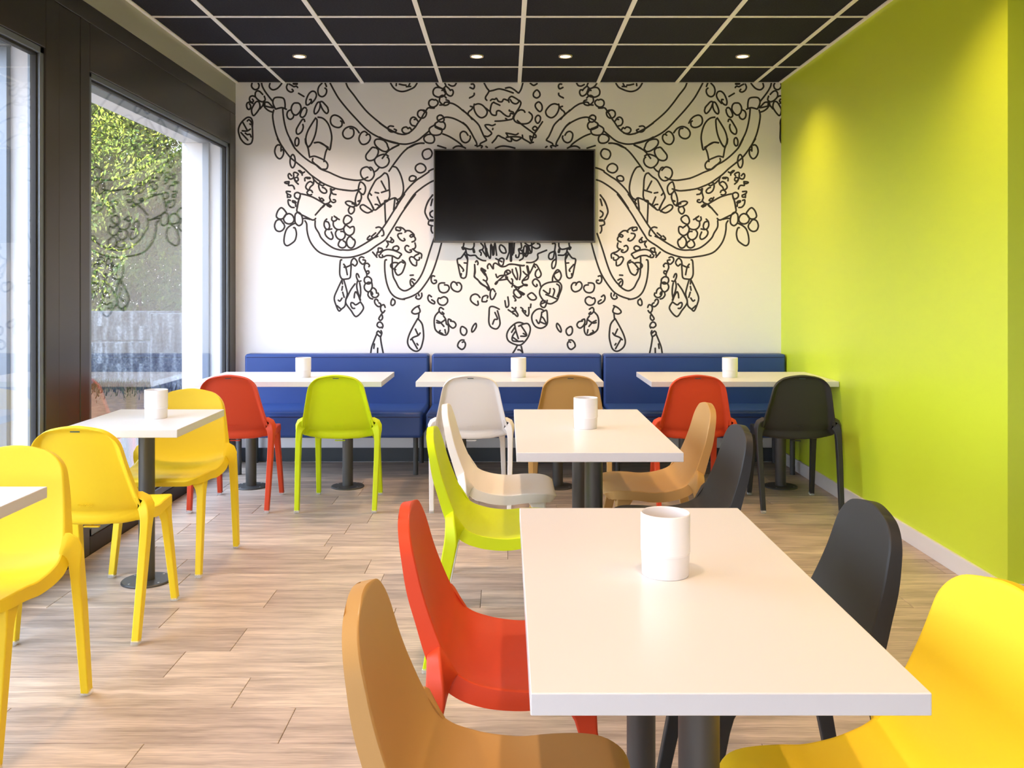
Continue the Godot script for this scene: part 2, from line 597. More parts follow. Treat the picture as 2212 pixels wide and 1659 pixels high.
func build_window_wall() -> void:
	var bays := [[4.519, 6.81], [1.796, 4.086], [-0.93, 1.363], [-3.65, -1.36]]
	var w := setting("wall_left", "window wall with bronze metal panels")
	slab("bulkhead", D(WALL_L, 2.735, BACK), D(-2.13, CEIL + 0.05, -4.0), M.taupe, w)
	slab("header_trim", D(WALL_L, 2.645, BACK), D(-2.13, 2.734, -4.0), M.bronze, w, 0.003)
	# columns between the bays, each of three folded panels
	var edges := [BACK]
	for b in bays:
		edges.append(b[1])
		edges.append(b[0])
	edges.append(-4.0)
	for i in range(0, edges.size(), 2):
		var far: float = edges[i]
		var near: float = edges[i + 1]
		if far - near < 0.2:
			slab("jamb_panel", D(WALL_L, 0.0, far), D(-2.13, 2.644, near), M.bronze, w, 0.003)
			continue
		var cuts := [far, far - 0.10, far - 0.31, near]
		for k in 3:
			slab("column_panel", D(WALL_L if k != 1 else WALL_L - 0.002, 0.0, cuts[k] - 0.001), D(-2.13, 2.644, cuts[k + 1] + 0.001), M.bronze, w, 0.003)
	for b in bays:
		slab("header_panel", D(WALL_L, 2.405, b[1]), D(-2.13, 2.644, b[0]), M.bronze, w, 0.003)
		slab("sill_panel", D(WALL_L, 0.0, b[1]), D(-2.13, 0.085, b[0]), M.bronze_dark, w, 0.003)
	# rendered masonry outside, 32 cm deep, and the storey above
	var o := setting("wall_left_outer", "white rendered outside wall with deep window reveals")
	slab("upper_storey", D(-2.13, 2.42, 14.0), D(-2.45, 9.5, -8.0), M.render, o, 0.004)
	var solids := [[14.0, 6.86], [4.47, 4.10], [1.75, 1.38], [-0.97, -1.34], [-3.69, -8.0]]
	for s in solids:
		slab("pier", D(-2.13, -0.3, s[0]), D(-2.45, 2.42, s[1]), M.render, o, 0.004)
	slab("plinth", D(-2.10, -0.3, 7.0), D(-2.50, 0.02, -4.0), M.render, o, 0.006)
	var roof := setting("roof", "flat roof of the storey above")
	slab("roof_slab", D(-2.45, 9.3, 14.0), D(8.0, 9.5, -8.0), M.render, roof, 0.004)
	slab("far_gable", D(-2.13, CEIL + 0.3, 14.0), D(8.0, 9.3, 13.7), M.render, roof, 0.004)
	for i in bays.size():
		var near: float = bays[i][0]
		var far: float = bays[i][1]
		var n := setting("window_%d" % (i + 1), "large fixed window pane in a dark metal frame")
		# grey frame with a dark gasket round the glass
		for side in [[near, near + 0.035], [far - 0.035, far]]:
			slab("frame_stile", D(-2.078, 0.085, side[0]), D(-2.135, 2.405, side[1]), M.frame_grey, n, 0.003)
		slab("frame_rail", D(-2.078, 2.375, near), D(-2.135, 2.405, far), M.frame_grey, n, 0.003)
		slab("frame_rail", D(-2.078, 0.085, near), D(-2.135, 0.125, far), M.frame_grey, n, 0.003)
		for side in [[near + 0.035, near + 0.047], [far - 0.047, far - 0.035]]:
			slab("gasket", D(-2.090, 0.125, side[0]), D(-2.118, 2.375, side[1]), M.gasket, n, 0.002)
		slab("gasket", D(-2.090, 2.363, near + 0.035), D(-2.118, 2.375, far - 0.035), M.gasket, n, 0.002)
		slab("gasket", D(-2.090, 0.125, near + 0.035), D(-2.118, 0.137, far - 0.035), M.gasket, n, 0.002)
		slab("glass_pane", D(-2.100, 0.130, near + 0.04), D(-2.106, 2.370, far - 0.04), M.glass, n, 0.0005)
		# roller shutter guides in the reveal and the slot above them
		for z in [[4.486, 1.766, -0.954, -3.674][i], [6.844, 4.084, 1.364, -1.356][i]]:
			slab("shutter_guide", D(-2.235, 0.02, z - 0.016), D(-2.285, 2.418, z + 0.016), M.frame_grey, n, 0.003)
		slab("shutter_slot", D(-2.225, 2.408, near), D(-2.300, 2.4215, far), M.frame_grey, n, 0.002)


# ------------------------------------------------------------------ outside
func build_outside() -> void:
	var g := setting("ground", "bare brown ground behind the building")
	slab("soil", D(-60, -0.6, 70), D(-3.45, -0.03, -40), M.soil, g, 0.001)
	slab("gravel_strip", D(-3.45, -0.6, 30), D(-2.45, -0.02, -40), M.gravel, g, 0.001)
	slab("forecourt", D(-2.45, -0.6, -4.2), D(30, -0.03, -40), M.gravel, g, 0.001)
	# grass tufts along the foot of the wall
	var rng := RandomNumberGenerator.new()
	rng.seed = 77
	var blade := SurfaceTool.new()
	blade.begin(Mesh.PRIMITIVE_TRIANGLES)
	for v in [Vector3(-0.006, 0, 0), Vector3(0.006, 0, 0), Vector3(0.012, 0.09, 0.04)]:
		blade.set_normal(Vector3(0, 0.4, 0.9).normalized())
		blade.add_vertex(v)
	var mm := MultiMesh.new()
	mm.transform_format = MultiMesh.TRANSFORM_3D
	mm.use_colors = true
	mm.mesh = blade.commit()
	mm.instance_count = 5000
	for i in 5000:
		var t := Transform3D(Basis(Vector3.UP, rng.randf() * TAU).scaled(Vector3.ONE * rng.randf_range(0.5, 1.5)), D(rng.randf_range(-10.0, -3.6), -0.03, 12.7 - absf(rng.randfn(0.0, 0.6))))
		mm.set_instance_transform(i, t)
		var k := rng.randf()
		mm.set_instance_color(i, Color(0.05 + 0.10 * k, 0.09 + 0.08 * k, 0.03))
	var grass := MultiMeshInstance3D.new()
	grass.name = "grass"
	grass.multimesh = mm
	grass.material_override = M.leaf
	grass.set_meta("kind", "stuff")
	grass.set_meta("label", "rough grass growing at the foot of the concrete wall")
	grass.set_meta("category", "grass")
	add_child(grass)
	# retaining wall: two lifts of concrete with an uneven joint
	var w := thing("retaining_wall", "weathered grey concrete retaining wall outside the window", "wall", D(-4.68, 0, 12.8))
	part("upper_lift", round_box(Vector3(9.0, 0.412, 0.25), 0.012), M.concrete, w, Vector3(-4.5, 0.783, -0.125))
	part("joint", round_box(Vector3(9.0, 0.03, 0.23), 0.003), M.concrete, w, Vector3(-4.5, 0.565, -0.125))
	part("lower_lift", round_box(Vector3(9.0, 0.60, 0.25), 0.012), M.concrete, w, Vector3(-4.5, 0.255, -0.120))
	var corner := part("corner_slab", round_box(Vector3(2.2, 1.03, 0.22), 0.012), M.concrete, w, Vector3(1.0, 0.470, 0.39))
	corner.rotation.y = 0.38
	hedge()
	# trees behind the wall
	tree(D(-7.6, -0.03, 15.2), 7.5, 2.3, 101, 0.55, "leafy tree with yellowing leaves left of the others outside")
	tree(D(-5.2, -0.03, 15.6), 7.2, 2.2, 102, 0.45, "bright green leafy tree filling the middle of the window view")
	tree(D(-3.0, -0.03, 15.4), 7.0, 2.2, 103, 0.30, "dark green leafy tree nearest the white window reveal")
	tree(D(-10.4, -0.03, 16.0), 8.0, 2.6, 104, 0.5, "leafy tree farthest from the building seen through the first window")
	tree(D(-6.4, -0.03, 18.6), 9.0, 2.8, 105, 0.25, "tall dark tree standing behind the row of trees")
	tree(D(-3.6, -0.03, 19.0), 9.0, 2.8, 106, 0.25, "second tall dark tree behind the row near the building")


func hedge() -> void:
	var h := thing("hedge", "dense dark green hedge growing behind the concrete wall", "hedge", D(-7.0, -0.03, 14.3))
	var rng := RandomNumberGenerator.new()
	rng.seed = 210
	M.leaf_mesh = leaf_mesh()
	var mm := MultiMesh.new()
	mm.transform_format = MultiMesh.TRANSFORM_3D
	mm.use_colors = true
	mm.mesh = M.leaf_mesh
	mm.instance_count = 90000
	var bumps := noise(55, 0.5, 2)
	for i in 90000:
		var x := rng.randf_range(-5.5, 5.5)
		var y := rng.randf_range(0.2, 1.0) * (3.3 + 0.7 * bumps.get_noise_2d(x * 2.0, 3.0))
		var z := rng.randf_range(-0.6, 0.35) + 0.5 * bumps.get_noise_2d(x * 3.0, y * 3.0)
		var b := Basis.from_euler(Vector3(rng.randfn(0.4, 0.5), rng.randfn(0, 1.2), rng.randfn(0, 0.5))).scaled(Vector3.ONE * rng.randf_range(0.6, 1.2))
		mm.set_instance_transform(i, Transform3D(b, Vector3(x, y, z)))
		var k := clampf(rng.randfn(0.2, 0.2), 0.0, 1.0)
		mm.set_instance_color(i, Color(0.025 + 0.16 * k, 0.07 + 0.16 * k, 0.014 + 0.012 * k))
	var f := MultiMeshInstance3D.new()
	f.name = "foliage"
	f.multimesh = mm
	f.material_override = M.leaf
	f.set_meta("kind", "stuff")
	h.add_child(f)
	for i in 9:
		part("stem", lathe([Vector2(0.03, 0), Vector2(0.02, 1.6), Vector2(0.0, 1.6)], 8), M.bark, h, Vector3(-4.8 + 1.2 * i, 0, -0.1))


func leaf_mesh() -> ArrayMesh:
	var st := SurfaceTool.new()
	st.begin(Mesh.PRIMITIVE_TRIANGLES)
	var p := [Vector3(0, 0, 0), Vector3(0.022, -0.006, 0.035), Vector3(0, -0.03, 0.095), Vector3(-0.022, -0.006, 0.035), Vector3(0, 0.004, 0.04)]
	for t in [[0, 1, 4], [1, 2, 4], [2, 3, 4], [3, 0, 4]]:
		for i in t:
			st.add_vertex(p[i])
	st.generate_normals()
	return st.commit()


func tree(at: Vector3, height: float, radius: float, seed_: int, yellow: float, label: String) -> void:
	var t := thing("tree", label, "tree", at, 0.0, "trees behind the concrete wall")
	var rng := RandomNumberGenerator.new()
	rng.seed = seed_
	var profile := [Vector2(0.16, 0), Vector2(0.12, 0.6), Vector2(0.10, height * 0.45), Vector2(0.03, height * 0.85), Vector2(0.0, height * 0.85)]
	part("trunk", lathe(profile, 14), M.bark, t)
	if not M.has("leaf_mesh"):
		M.leaf_mesh = leaf_mesh()
	var mm := MultiMesh.new()
	mm.transform_format = MultiMesh.TRANSFORM_3D
	mm.use_colors = true
	mm.mesh = M.leaf_mesh
	var clumps := 420
	var per := 150
	mm.instance_count = clumps * per
	var mid := Vector3(0, height * 0.52, 0)
	var half := Vector3(radius, height * 0.46, radius * 0.8)
	var n := 0
	for c in clumps:
		var dir := Vector3(rng.randfn(), rng.randfn(), rng.randfn()).normalized()
		var centre := mid + dir * half * rng.randf_range(0.55, 1.0)
		var tone := clampf(rng.randfn(yellow, 0.22), 0.0, 1.0)
		var out := Vector3(dir.x, 0, dir.z).normalized()
		for i in per:
			var spread := Vector3(rng.randfn(0, 0.22), rng.randfn(0, 0.09), rng.randfn(0, 0.22))
			var p := centre + spread + Vector3(0, -0.8 * (spread.x * spread.x + spread.z * spread.z), 0)
			var yaw := atan2(out.x + rng.randfn(0, 0.9), out.z + rng.randfn(0, 0.9))
			var b := Basis.from_euler(Vector3(rng.randfn(0.35, 0.4), yaw, rng.randfn(0, 0.4))).scaled(Vector3.ONE * rng.randf_range(0.55, 1.10))
			mm.set_instance_transform(n, Transform3D(b, p))
			var k := clampf(tone + rng.randfn(0, 0.12), 0.0, 1.0)
			mm.set_instance_color(n, Color(0.026 + 0.20 * k, 0.085 + 0.20 * k, 0.014 + 0.022 * k))
			n += 1
	var f := MultiMeshInstance3D.new()
	f.name = "foliage"
	f.multimesh = mm
	f.material_override = M.leaf
	f.set_meta("kind", "stuff")
	t.add_child(f)


# ------------------------------------------------------------------ benches
func build_benches() -> void:
	var units := [[-1.96, -0.582, "left bench unit nearest the window in blue vinyl"], [-0.560, 0.714, "middle bench unit in blue vinyl below the television"], [0.726, 2.092, "right bench unit in blue vinyl against the lime wall"]]
	for u in units:
		var x0: float = u[0]
		var x1: float = u[1]
		var wide := x1 - x0
		var b := thing("bench", u[2], "bench", D((x0 + x1) / 2, 0, 6.55), 0.0, "blue vinyl benches along the mural wall")
		var back := part("backrest", round_box(Vector3(wide, 0.402, 0.128), 0.020, 3), M.vinyl, b, Vector3(0, 0.628, -0.316))
		part("piping", round_box(Vector3(wide - 0.03, 0.006, 0.006), 0.0028, 2), M.vinyl_seam, back, Vector3(0, 0.176, 0.062))
		var seat := part("seat", round_box(Vector3(wide, 0.178, 0.632), 0.026, 3), M.vinyl, b, Vector3(0, 0.371, -0.064))
		part("piping", round_box(Vector3(wide - 0.03, 0.006, 0.006), 0.0028, 2), M.vinyl_seam, seat, Vector3(0, 0.058, 0.3155))
		for sx in [-1, 1]:
			for z in [0.096, -0.34]:
				part("leg", lathe([Vector2(0, 0), Vector2(0.018, 0), Vector2(0.018, 0.29), Vector2(0, 0.29)], 20), M.leg_grey, b, Vector3(sx * (wide / 2 - 0.062), 0, z))


# ------------------------------------------------------------------ tables
func build_tables() -> void:
	# centre x, centre depth, size x, size along the depth, columns along
	var list := [
		[-1.380, 6.06, 1.185, 0.66, "x", "white table nearest the window at the left blue bench"],
		[0.020, 6.06, 1.185, 0.66, "x", "white table at the middle blue bench under the television"],
		[1.505, 6.06, 1.185, 0.66, "x", "white table in the corner at the right blue bench"],
		[0.337, 3.850, 0.602, 1.160, "z", "long white table in the middle of the room"],
		[0.330, 1.894, 0.590, 1.120, "z", "large white table in the foreground"],
		[-1.628, 4.115, 0.506, 0.635, "1", "small white table by the window between two yellow chairs"],
		[-1.625, 2.400, 0.506, 0.635, "1", "small white table cut off by the left edge of the picture"],
	]
	var column := lathe([Vector2(0.0, 0.008), Vector2(0.035, 0.008), Vector2(0.035, TABLE_H - 0.034), Vector2(0.0, TABLE_H - 0.034)], 36)
	var disc := lathe([Vector2(0.0, 0.0), Vector2(0.110, 0.0), Vector2(0.110, 0.005), Vector2(0.106, 0.009), Vector2(0.055, 0.011), Vector2(0.0, 0.011)], 48)
	var small_disc := lathe([Vector2(0.0, 0.0), Vector2(0.086, 0.0), Vector2(0.086, 0.005), Vector2(0.082, 0.009), Vector2(0.050, 0.011), Vector2(0.0, 0.011)], 48)
	var screw := lathe([Vector2(0.0, 0.0), Vector2(0.006, 0.0), Vector2(0.004, 0.002), Vector2(0.0, 0.002)], 10)
	for e in list:
		var t := thing("table", e[5], "table", D(e[0], 0, e[1]), 0.0, "white laminate tables")
		part("tabletop", round_box(Vector3(e[2], 0.034, e[3]), 0.0025), M.laminate, t, Vector3(0, TABLE_H - 0.017, 0))
		var spots := [Vector3.ZERO]
		if e[4] == "x":
			spots = [Vector3(-0.322, 0, 0), Vector3(0.322, 0, 0)]
		elif e[4] == "z":
			spots = [Vector3(0, 0, 0.335), Vector3(0, 0, -0.335)]
		for s in spots:
			part("column", column, M.steel_grey, t, s)
			var base := part("base_plate", disc if e[4] != "z" else small_disc, M.steel_grey, t, s)
			for k in 4:
				var a := TAU * k / 4 + 0.6
				part("screw", screw, M.screw, base, Vector3(cos(a), 0, sin(a)) * (0.088 if e[4] != "z" else 0.068) + Vector3(0, 0.0095, 0))


# ------------------------------------------------------------------ cups
func build_cups() -> void:
	# outer shell, glazed inside; the lower third is a little narrower and unglazed
	var upper := lathe([Vector2(0.0495, 0.046), Vector2(0.0510, 0.050), Vector2(0.0510, 0.127), Vector2(0.0502, 0.1290), Vector2(0.0488, 0.1290), Vector2(0.0480, 0.127), Vector2(0.0478, 0.012), Vector2(0.040, 0.006), Vector2(0.0, 0.006)], 56)
	var lower := lathe([Vector2(0.0, 0.0), Vector2(0.046, 0.0), Vector2(0.0480, 0.002), Vector2(0.0486, 0.020), Vector2(0.0495, 0.046)], 56)
	var list := [
		[-1.345, 6.02, "white cup on the left bench table beside the window"],
		[0.080, 6.02, "white cup on the middle bench table below the television"],
		[1.480, 6.02, "white cup on the corner table by the lime wall"],
		[0.335, 3.845, "white cup on the long table in the middle of the room"],
		[0.330, 1.888, "large white cup on the foreground table"],
		[-1.595, 4.140, "white cup on the small table by the window"],
	]
	for e in list:
		var c := thing("cup", e[2], "cup", D(e[0], TABLE_H, e[1]), 0.0, "white cups on the tables")
		part("body", upper, M.ceramic, c)
		part("foot", lower, M.ceramic_raw, c)


# ------------------------------------------------------------------ chairs
var prof: PackedVector2Array      # (z towards the back, y) along the middle of seat and back
var prof_len: PackedFloat32Array


func cr(a: float, b: float, c: float, d: float, t: float) -> float:
	return 0.5 * (2.0 * b + (c - a) * t + (2.0 * a - 5.0 * b + 4.0 * c - d) * t * t + (3.0 * b - a - 3.0 * c + d) * t * t * t)


func prepare_profile() -> void:
	var k := [Vector2(-0.236, 0.437), Vector2(-0.222, 0.451), Vector2(-0.180, 0.459), Vector2(-0.100, 0.456), Vector2(-0.015, 0.446), Vector2(0.055, 0.441), Vector2(0.105, 0.452), Vector2(0.145, 0.488), Vector2(0.172, 0.545), Vector2(0.193, 0.615), Vector2(0.211, 0.690), Vector2(0.226, 0.760), Vector2(0.236, 0.815)]
	prof = PackedVector2Array()
	for i in k.size() - 1:
		var a: Vector2 = k[maxi(i - 1, 0)]
		var b: Vector2 = k[i]
		var c: Vector2 = k[i + 1]
		var d: Vector2 = k[mini(i + 2, k.size() - 1)]
		for j in 12:
			var t := j / 12.0
			prof.append(Vector2(cr(a.x, b.x, c.x, d.x, t), cr(a.y, b.y, c.y, d.y, t)))
	prof.append(k[-1])
	prof_len = PackedFloat32Array([0.0])
	for i in range(1, prof.size()):
		prof_len.append(prof_len[i - 1] + prof[i].distance_to(prof[i - 1]))


func prof_at(s: float) -> Vector2:
	var i := clampi(prof_len.bsearch(s) - 1, 0, prof.size() - 2)
	var t := (s - prof_len[i]) / maxf(prof_len[i + 1] - prof_len[i], 1e-6)
	return prof[i].lerp(prof[i + 1], clampf(t, 0, 1))


func along(x: float, pts: Array) -> float:
	if x <= pts[0][0]:
		return pts[0][1]
	for i in pts.size() - 1:
		if x <= pts[i + 1][0]:
			var t: float = (x - pts[i][0]) / (pts[i + 1][0] - pts[i][0])
			t = t * t * (3.0 - 2.0 * t)
			return lerpf(pts[i][1], pts[i + 1][1], t)
	return pts[-1][1]


func half_width(s: float, total: float) -> float:
	var q := s / total
	var w := along(q, [[0.0, 0.200], [0.15, 0.211], [0.42, 0.213], [0.56, 0.209]])
	if q > 0.56:
		w = lerpf(0.209, 0.152, (q - 0.56) / 0.44)
	var rf := 0.075
	if s < rf:
		w -= rf - sqrt(maxf(0.0, rf * rf - (rf - s) * (rf - s)))
	var rt := 0.078
	if s > total - rt:
		w -= rt - sqrt(maxf(0.0, rt * rt - (s - total + rt) * (s - total + rt)))
	return w


func shell_point(u: float, s: float, total: float) -> Vector3:
	# the top edge is slightly bowed
	var bow := 0.012 * u * u * smoothstep(0.75, 1.0, s / total)
	var p := prof_at(maxf(0.0, s - bow))
	var x := u * half_width(s, total)
	var h := 0.004
	var t := (prof_at(minf(s + h, total)) - prof_at(maxf(s - h, 0.0))).normalized()
	var nrm := Vector2(-t.y, t.x)          # up on the seat, forward on the back
	var q := s / total
	var dish := along(q, [[0.0, 0.004], [0.25, 0.009], [0.46, 0.032], [0.60, 0.025], [0.85, 0.013], [1.0, 0.009]])
	var lift := dish * pow(absf(x) / 0.21, 2.2)
	p += nrm * lift
	return Vector3(x, p.y, p.x)


func shell_mesh() -> ArrayMesh:
	prepare_profile()
	var total := prof_len[prof_len.size() - 1]
	var us := [-1.0, -0.992, -0.975, -0.955, -0.93, -0.90, -0.865, -0.845, -0.81, -0.74, -0.62, -0.5, -0.36, -0.22, -0.08]
	for i in range(us.size() - 1, -1, -1):
		us.append(-us[i])
	var ss := []
	for f in [0.0, 0.0015, 0.004, 0.009, 0.016, 0.024, 0.033, 0.043, 0.055, 0.068, 0.085]:
		ss.append(f)
	var steps := 64
	for i in range(1, steps):
		ss.append(lerpf(0.085, total - 0.085, i / float(steps)))
	for f in [0.085, 0.068, 0.055, 0.043, 0.033, 0.024, 0.016, 0.009, 0.004, 0.0015, 0.0]:
		ss.append(total - f)
	var nu := us.size()
	var ns := ss.size()
	var front := []
	var normal := []
	for j in ns:
		var rf := []
		var rn := []
		for i in nu:
			var s: float = ss[j]
			var u: float = us[i]
			rf.append(shell_point(u, s, total))
			var w := half_width(s, total)
			# normal from the smooth body, away from the rounded corners
			var e := 0.006
			var sc := clampf(s, 0.012, total - 0.012)
			var x := u * w
			var f2 := func(xx: float, sx: float) -> Vector3: return shell_point(xx / maxf(half_width(clampf(sx, 0.09, total - 0.09), total), 0.05), clampf(sx, 0.0, total), total) * Vector3(0, 1, 1) + Vector3(xx, 0, 0)
			var du: Vector3 = f2.call(x + e, sc) - f2.call(x - e, sc)
			var ds: Vector3 = f2.call(x, sc + e) - f2.call(x, sc - e)
			var nn := ds.cross(du).normalized()
			if nn.y - nn.z < 0.0:
				nn = -nn
			rn.append(nn)
		front.append(rf)
		normal.append(rn)
	# thickness: a deep rim round the edge, thin inside, and a rim across the lower back
	var rear := []
	var face := []
	for j in ns:
		var rr := []
		var fr := []
		for i in nu:
			var s: float = ss[j]
			var w := half_width(s, total)
			var edge := minf((1.0 - absf(us[i])) * w, minf(s, total - s))
			var q := s / total
			var deep := along(q, [[0.0, 0.036], [0.40, 0.043], [0.55, 0.043], [0.75, 0.035], [1.0, 0.027]])
			var cross := absf(s - (0.475 - 0.035 * pow(absf(us[i]), 3.0)) * total)
			var rim := maxf(1.0 - clampf((edge - 0.005) / 0.020, 0.0, 1.0), 1.0 - clampf((cross - 0.005) / 0.022, 0.0, 1.0))
			var d := lerpf(0.006, deep, rim)
			var bevel := 0.0035 * pow(clampf(1.0 - edge / 0.006, 0.0, 1.0), 2.0)
			fr.append(front[j][i] - normal[j][i] * bevel)
			rr.append(front[j][i] - normal[j][i] * d)
		rear.append(rr)
		face.append(fr)
	var st := SurfaceTool.new()
	st.begin(Mesh.PRIMITIVE_TRIANGLES)
	for layer in 2:
		st.set_smooth_group(layer)
		var g: Array = face if layer == 0 else rear
		for j in ns - 1:
			for i in nu - 1:
				var a: Vector3 = g[j][i]
				var b: Vector3 = g[j][i + 1]
				var c: Vector3 = g[j + 1][i + 1]
				var d2: Vector3 = g[j + 1][i]
				var tris := [a, b, c, a, c, d2] if layer == 0 else [a, c, b, a, d2, c]
				for v in tris:
					st.add_vertex(v)
	st.set_smooth_group(2)
	var ring := []
	for i in nu:
		ring.append([0, i])
	for j in range(1, ns):
		ring.append([j, nu - 1])
	for i in range(nu - 2, -1, -1):
		ring.append([ns - 1, i])
	for j in range(ns - 2, -1, -1):
		ring.append([j, 0])
	for k in ring.size() - 1:
		var p0: Array = ring[k]
		var p1: Array = ring[k + 1]
		var a2: Vector3 = face[p0[0]][p0[1]]
		var b2: Vector3 = face[p1[0]][p1[1]]
		var c2: Vector3 = rear[p1[0]][p1[1]]
		var d3: Vector3 = rear[p0[0]][p0[1]]
		for v in [a2, c2, b2, a2, d3, c2]:
			st.add_vertex(v)
	st.generate_normals()
	return st.commit()


func rear_leg(side: float) -> ArrayMesh:
	# an arm leaves the rim of the shell sideways, turns down and runs back to the floor
	var path := [
		[Vector3(side * 0.197, 0.512, 0.1480), 0.038, 0.0160, Vector3(0, 0.83, 0.55)],
		[Vector3(side * 0.209, 0.513, 0.1480), 0.038, 0.0175, Vector3(0, 0.83, 0.55)],
		[Vector3(side * 0.220, 0.508, 0.1495), 0.034, 0.0200, Vector3(side * 0.40, 0.78, 0.48)],
		[Vector3(side * 0.2285, 0.495, 0.1525), 0.028, 0.0215, Vector3(side * 0.70, 0.62, 0.34)],
		[Vector3(side * 0.2330, 0.476, 0.1565), 0.0225, 0.0225, Vector3(side * 0.90, 0.38, 0.18)],
		[Vector3(side * 0.2348, 0.450, 0.1610), 0.0180, 0.0228, Vector3(side, 0.15, 0.05)],
		[Vector3(side * 0.2350, 0.410, 0.1690), 0.0158, 0.0225, Vector3(side, 0, 0)],
		[Vector3(side * 0.2340, 0.300, 0.1900), 0.0150, 0.0210, Vector3(side, 0, 0)],
		[Vector3(side * 0.2310, 0.150, 0.2170), 0.0142, 0.0188, Vector3(side, 0, 0)],
		[Vector3(side * 0.2280, 0.012, 0.2430), 0.0135, 0.0165, Vector3(side, 0, 0)],
	]
	return sweep(path, 0.30)


func front_leg(side: float) -> ArrayMesh:
	var s := Vector3(side, 0, 0)
	var path := [
		[Vector3(side * 0.172, 0.432, -0.152), 0.033, 0.040, s],
		[Vector3(side * 0.179, 0.410, -0.158), 0.026, 0.032, s],
		[Vector3(side * 0.184, 0.390, -0.163), 0.020, 0.025, s],
		[Vector3(side * 0.187, 0.360, -0.168), 0.0165, 0.021, s],
		[Vector3(side * 0.193, 0.180, -0.203), 0.0150, 0.018, s],
		[Vector3(side * 0.198, 0.012, -0.236), 0.0135, 0.0155, s],
	]
	return sweep(path, 0.32)


func glide_mesh() -> ArrayMesh:
	return round_box(Vector3(0.031, 0.020, 0.035), 0.005)


func chair(m: Material, label: String, at: Vector3, turn := 0.0, group := "moulded plastic chairs") -> void:
	if not M.has("shell"):
		M.shell = shell_mesh()
		M.rear_legs = [rear_leg(-1.0), rear_leg(1.0)]
		M.front_legs = [front_leg(-1.0), front_leg(1.0)]
		M.glide_shape = glide_mesh()
		M.tab = round_box(Vector3(0.060, 0.006, 0.014), 0.001)
		M.slot = round_box(Vector3(0.036, 0.005, 0.004), 0.001)
		var txt := TextMesh.new()
		txt.text = "emeco"
		txt.font = SystemFont.new()
		txt.font.font_names = PackedStringArray(["Droid Sans"])
		txt.font_size = 32
		txt.pixel_size = 0.0006
		txt.depth = 0.0016
		M.emboss = txt
	var c := thing("dining_chair", label, "chair", at, turn, group)
	part("shell", M.shell, m, c)
	for k in 2:
		var x := -1.0 if k == 0 else 1.0
		var l := part("leg", M.rear_legs[k], m, c)
		part("glide", M.glide_shape, M.glide, l, Vector3(x * 0.228, 0.010, 0.244))
		var f := part("leg", M.front_legs[k], m, c)
		part("glide", M.glide_shape, M.glide, f, Vector3(x * 0.198, 0.010, -0.237))
	part("mould_tab", M.tab, m, c, Vector3(0, 0.404, 0.105))
	var slot := part("top_slot", M.slot, M.notch, c, Vector3(0, 0.7925, 0.2435))
	slot.rotation.x = 0.2
	var e := part("embossed_lettering", M.emboss, m, c, Vector3(0, 0.500, 0.1655))
	e.rotation.x = 0.50


func build_chairs() -> void:
	var away := 0.0
	var here := PI
	var right := -PI / 2
	var left := PI / 2
	chair(M.orange, "orange-red chair at the left bench table next to the window, back to camera", D(-1.640, 0, 5.600), away)
	chair(M.lime_plastic, "lime green chair at the left bench table, seen from behind", D(-1.006, 0, 5.600), away)
	chair(M.white_plastic, "white chair at the middle bench table, seen from behind", D(-0.212, 0, 5.600), away)
	chair(M.tan, "tan chair at the middle bench table, half hidden behind the long table", D(0.378, 0, 5.600), away)
	chair(M.orange, "orange-red chair at the corner bench table, back to camera", D(1.128, 0, 5.600), away)
	chair(M.charcoal, "charcoal chair at the corner table beside the lime wall", D(1.748, 0, 5.590), -0.03)
	chair(M.yellow, "yellow chair seen from behind at the small window table", D(-1.606, 0, 3.627), away)
	chair(M.yellow, "yellow chair facing the camera across the small window table", D(-1.607, 0, 4.400), here)
	chair(M.yellow, "yellow chair cut off by the left edge of the picture", D(-1.600, 0, 2.728), here)
	chair(M.white_plastic, "white chair sideways at the long middle table", D(-0.022, 0, 4.02), right)
	chair(M.lime_plastic, "lime green chair sideways at the long middle table", D(-0.030, 0, 3.365), right)
	chair(M.tan, "tan chair at the right side of the long middle table", D(0.655, 0, 4.070), left)
	chair(M.charcoal, "charcoal chair at the right side of the long middle table", D(0.635, 0, 3.410), left)
	chair(M.orange, "orange-red chair at the foreground table", D(0.010, 0, 2.175), right)
	chair(M.tan, "tan chair in the foreground at the bottom edge", D(-0.005, 0, 1.560), right)
	chair(M.charcoal, "charcoal chair at the right side of the foreground table", D(0.636, 0, 2.185), left)
	chair(M.yellow, "yellow chair in the right foreground corner", D(0.642, 0, 1.540), left + 0.20)


# ------------------------------------------------------------------ television and lamps
func build_television() -> void:
	var t := thing("television", "black flat television switched off on the mural wall", "television", D(0.061, 2.020, 6.90))
	part("back_case", round_box(Vector3(1.16, 0.64, 0.035), 0.008), M.tv_frame, t, Vector3(0, 0, -0.008))
	part("frame", tv_frame(), M.tv_frame, t, Vector3(0, 0, 0.02))
	part("screen", round_box(Vector3(1.202, 0.686, 0.008), 0.001), M.tv_screen, t, Vector3(0, 0.002, 0.0225))
	part("wall_bracket", round_box(Vector3(0.4, 0.3, 0.028), 0.002), M.tv_frame, t, Vector3(0, 0, -0.036))
	var txt := TextMesh.new()
	txt.text = "SAMSUNG"
	txt.font = SystemFont.new()
	txt.font.font_names = PackedStringArray(["Droid Sans"])
	txt.font_size = 32
	txt.pixel_size = 0.00018
	txt.depth = 0.0006
	part("maker_mark", txt, M.tv_mark, t, Vector3(0.003, -0.3475, 0.0302))


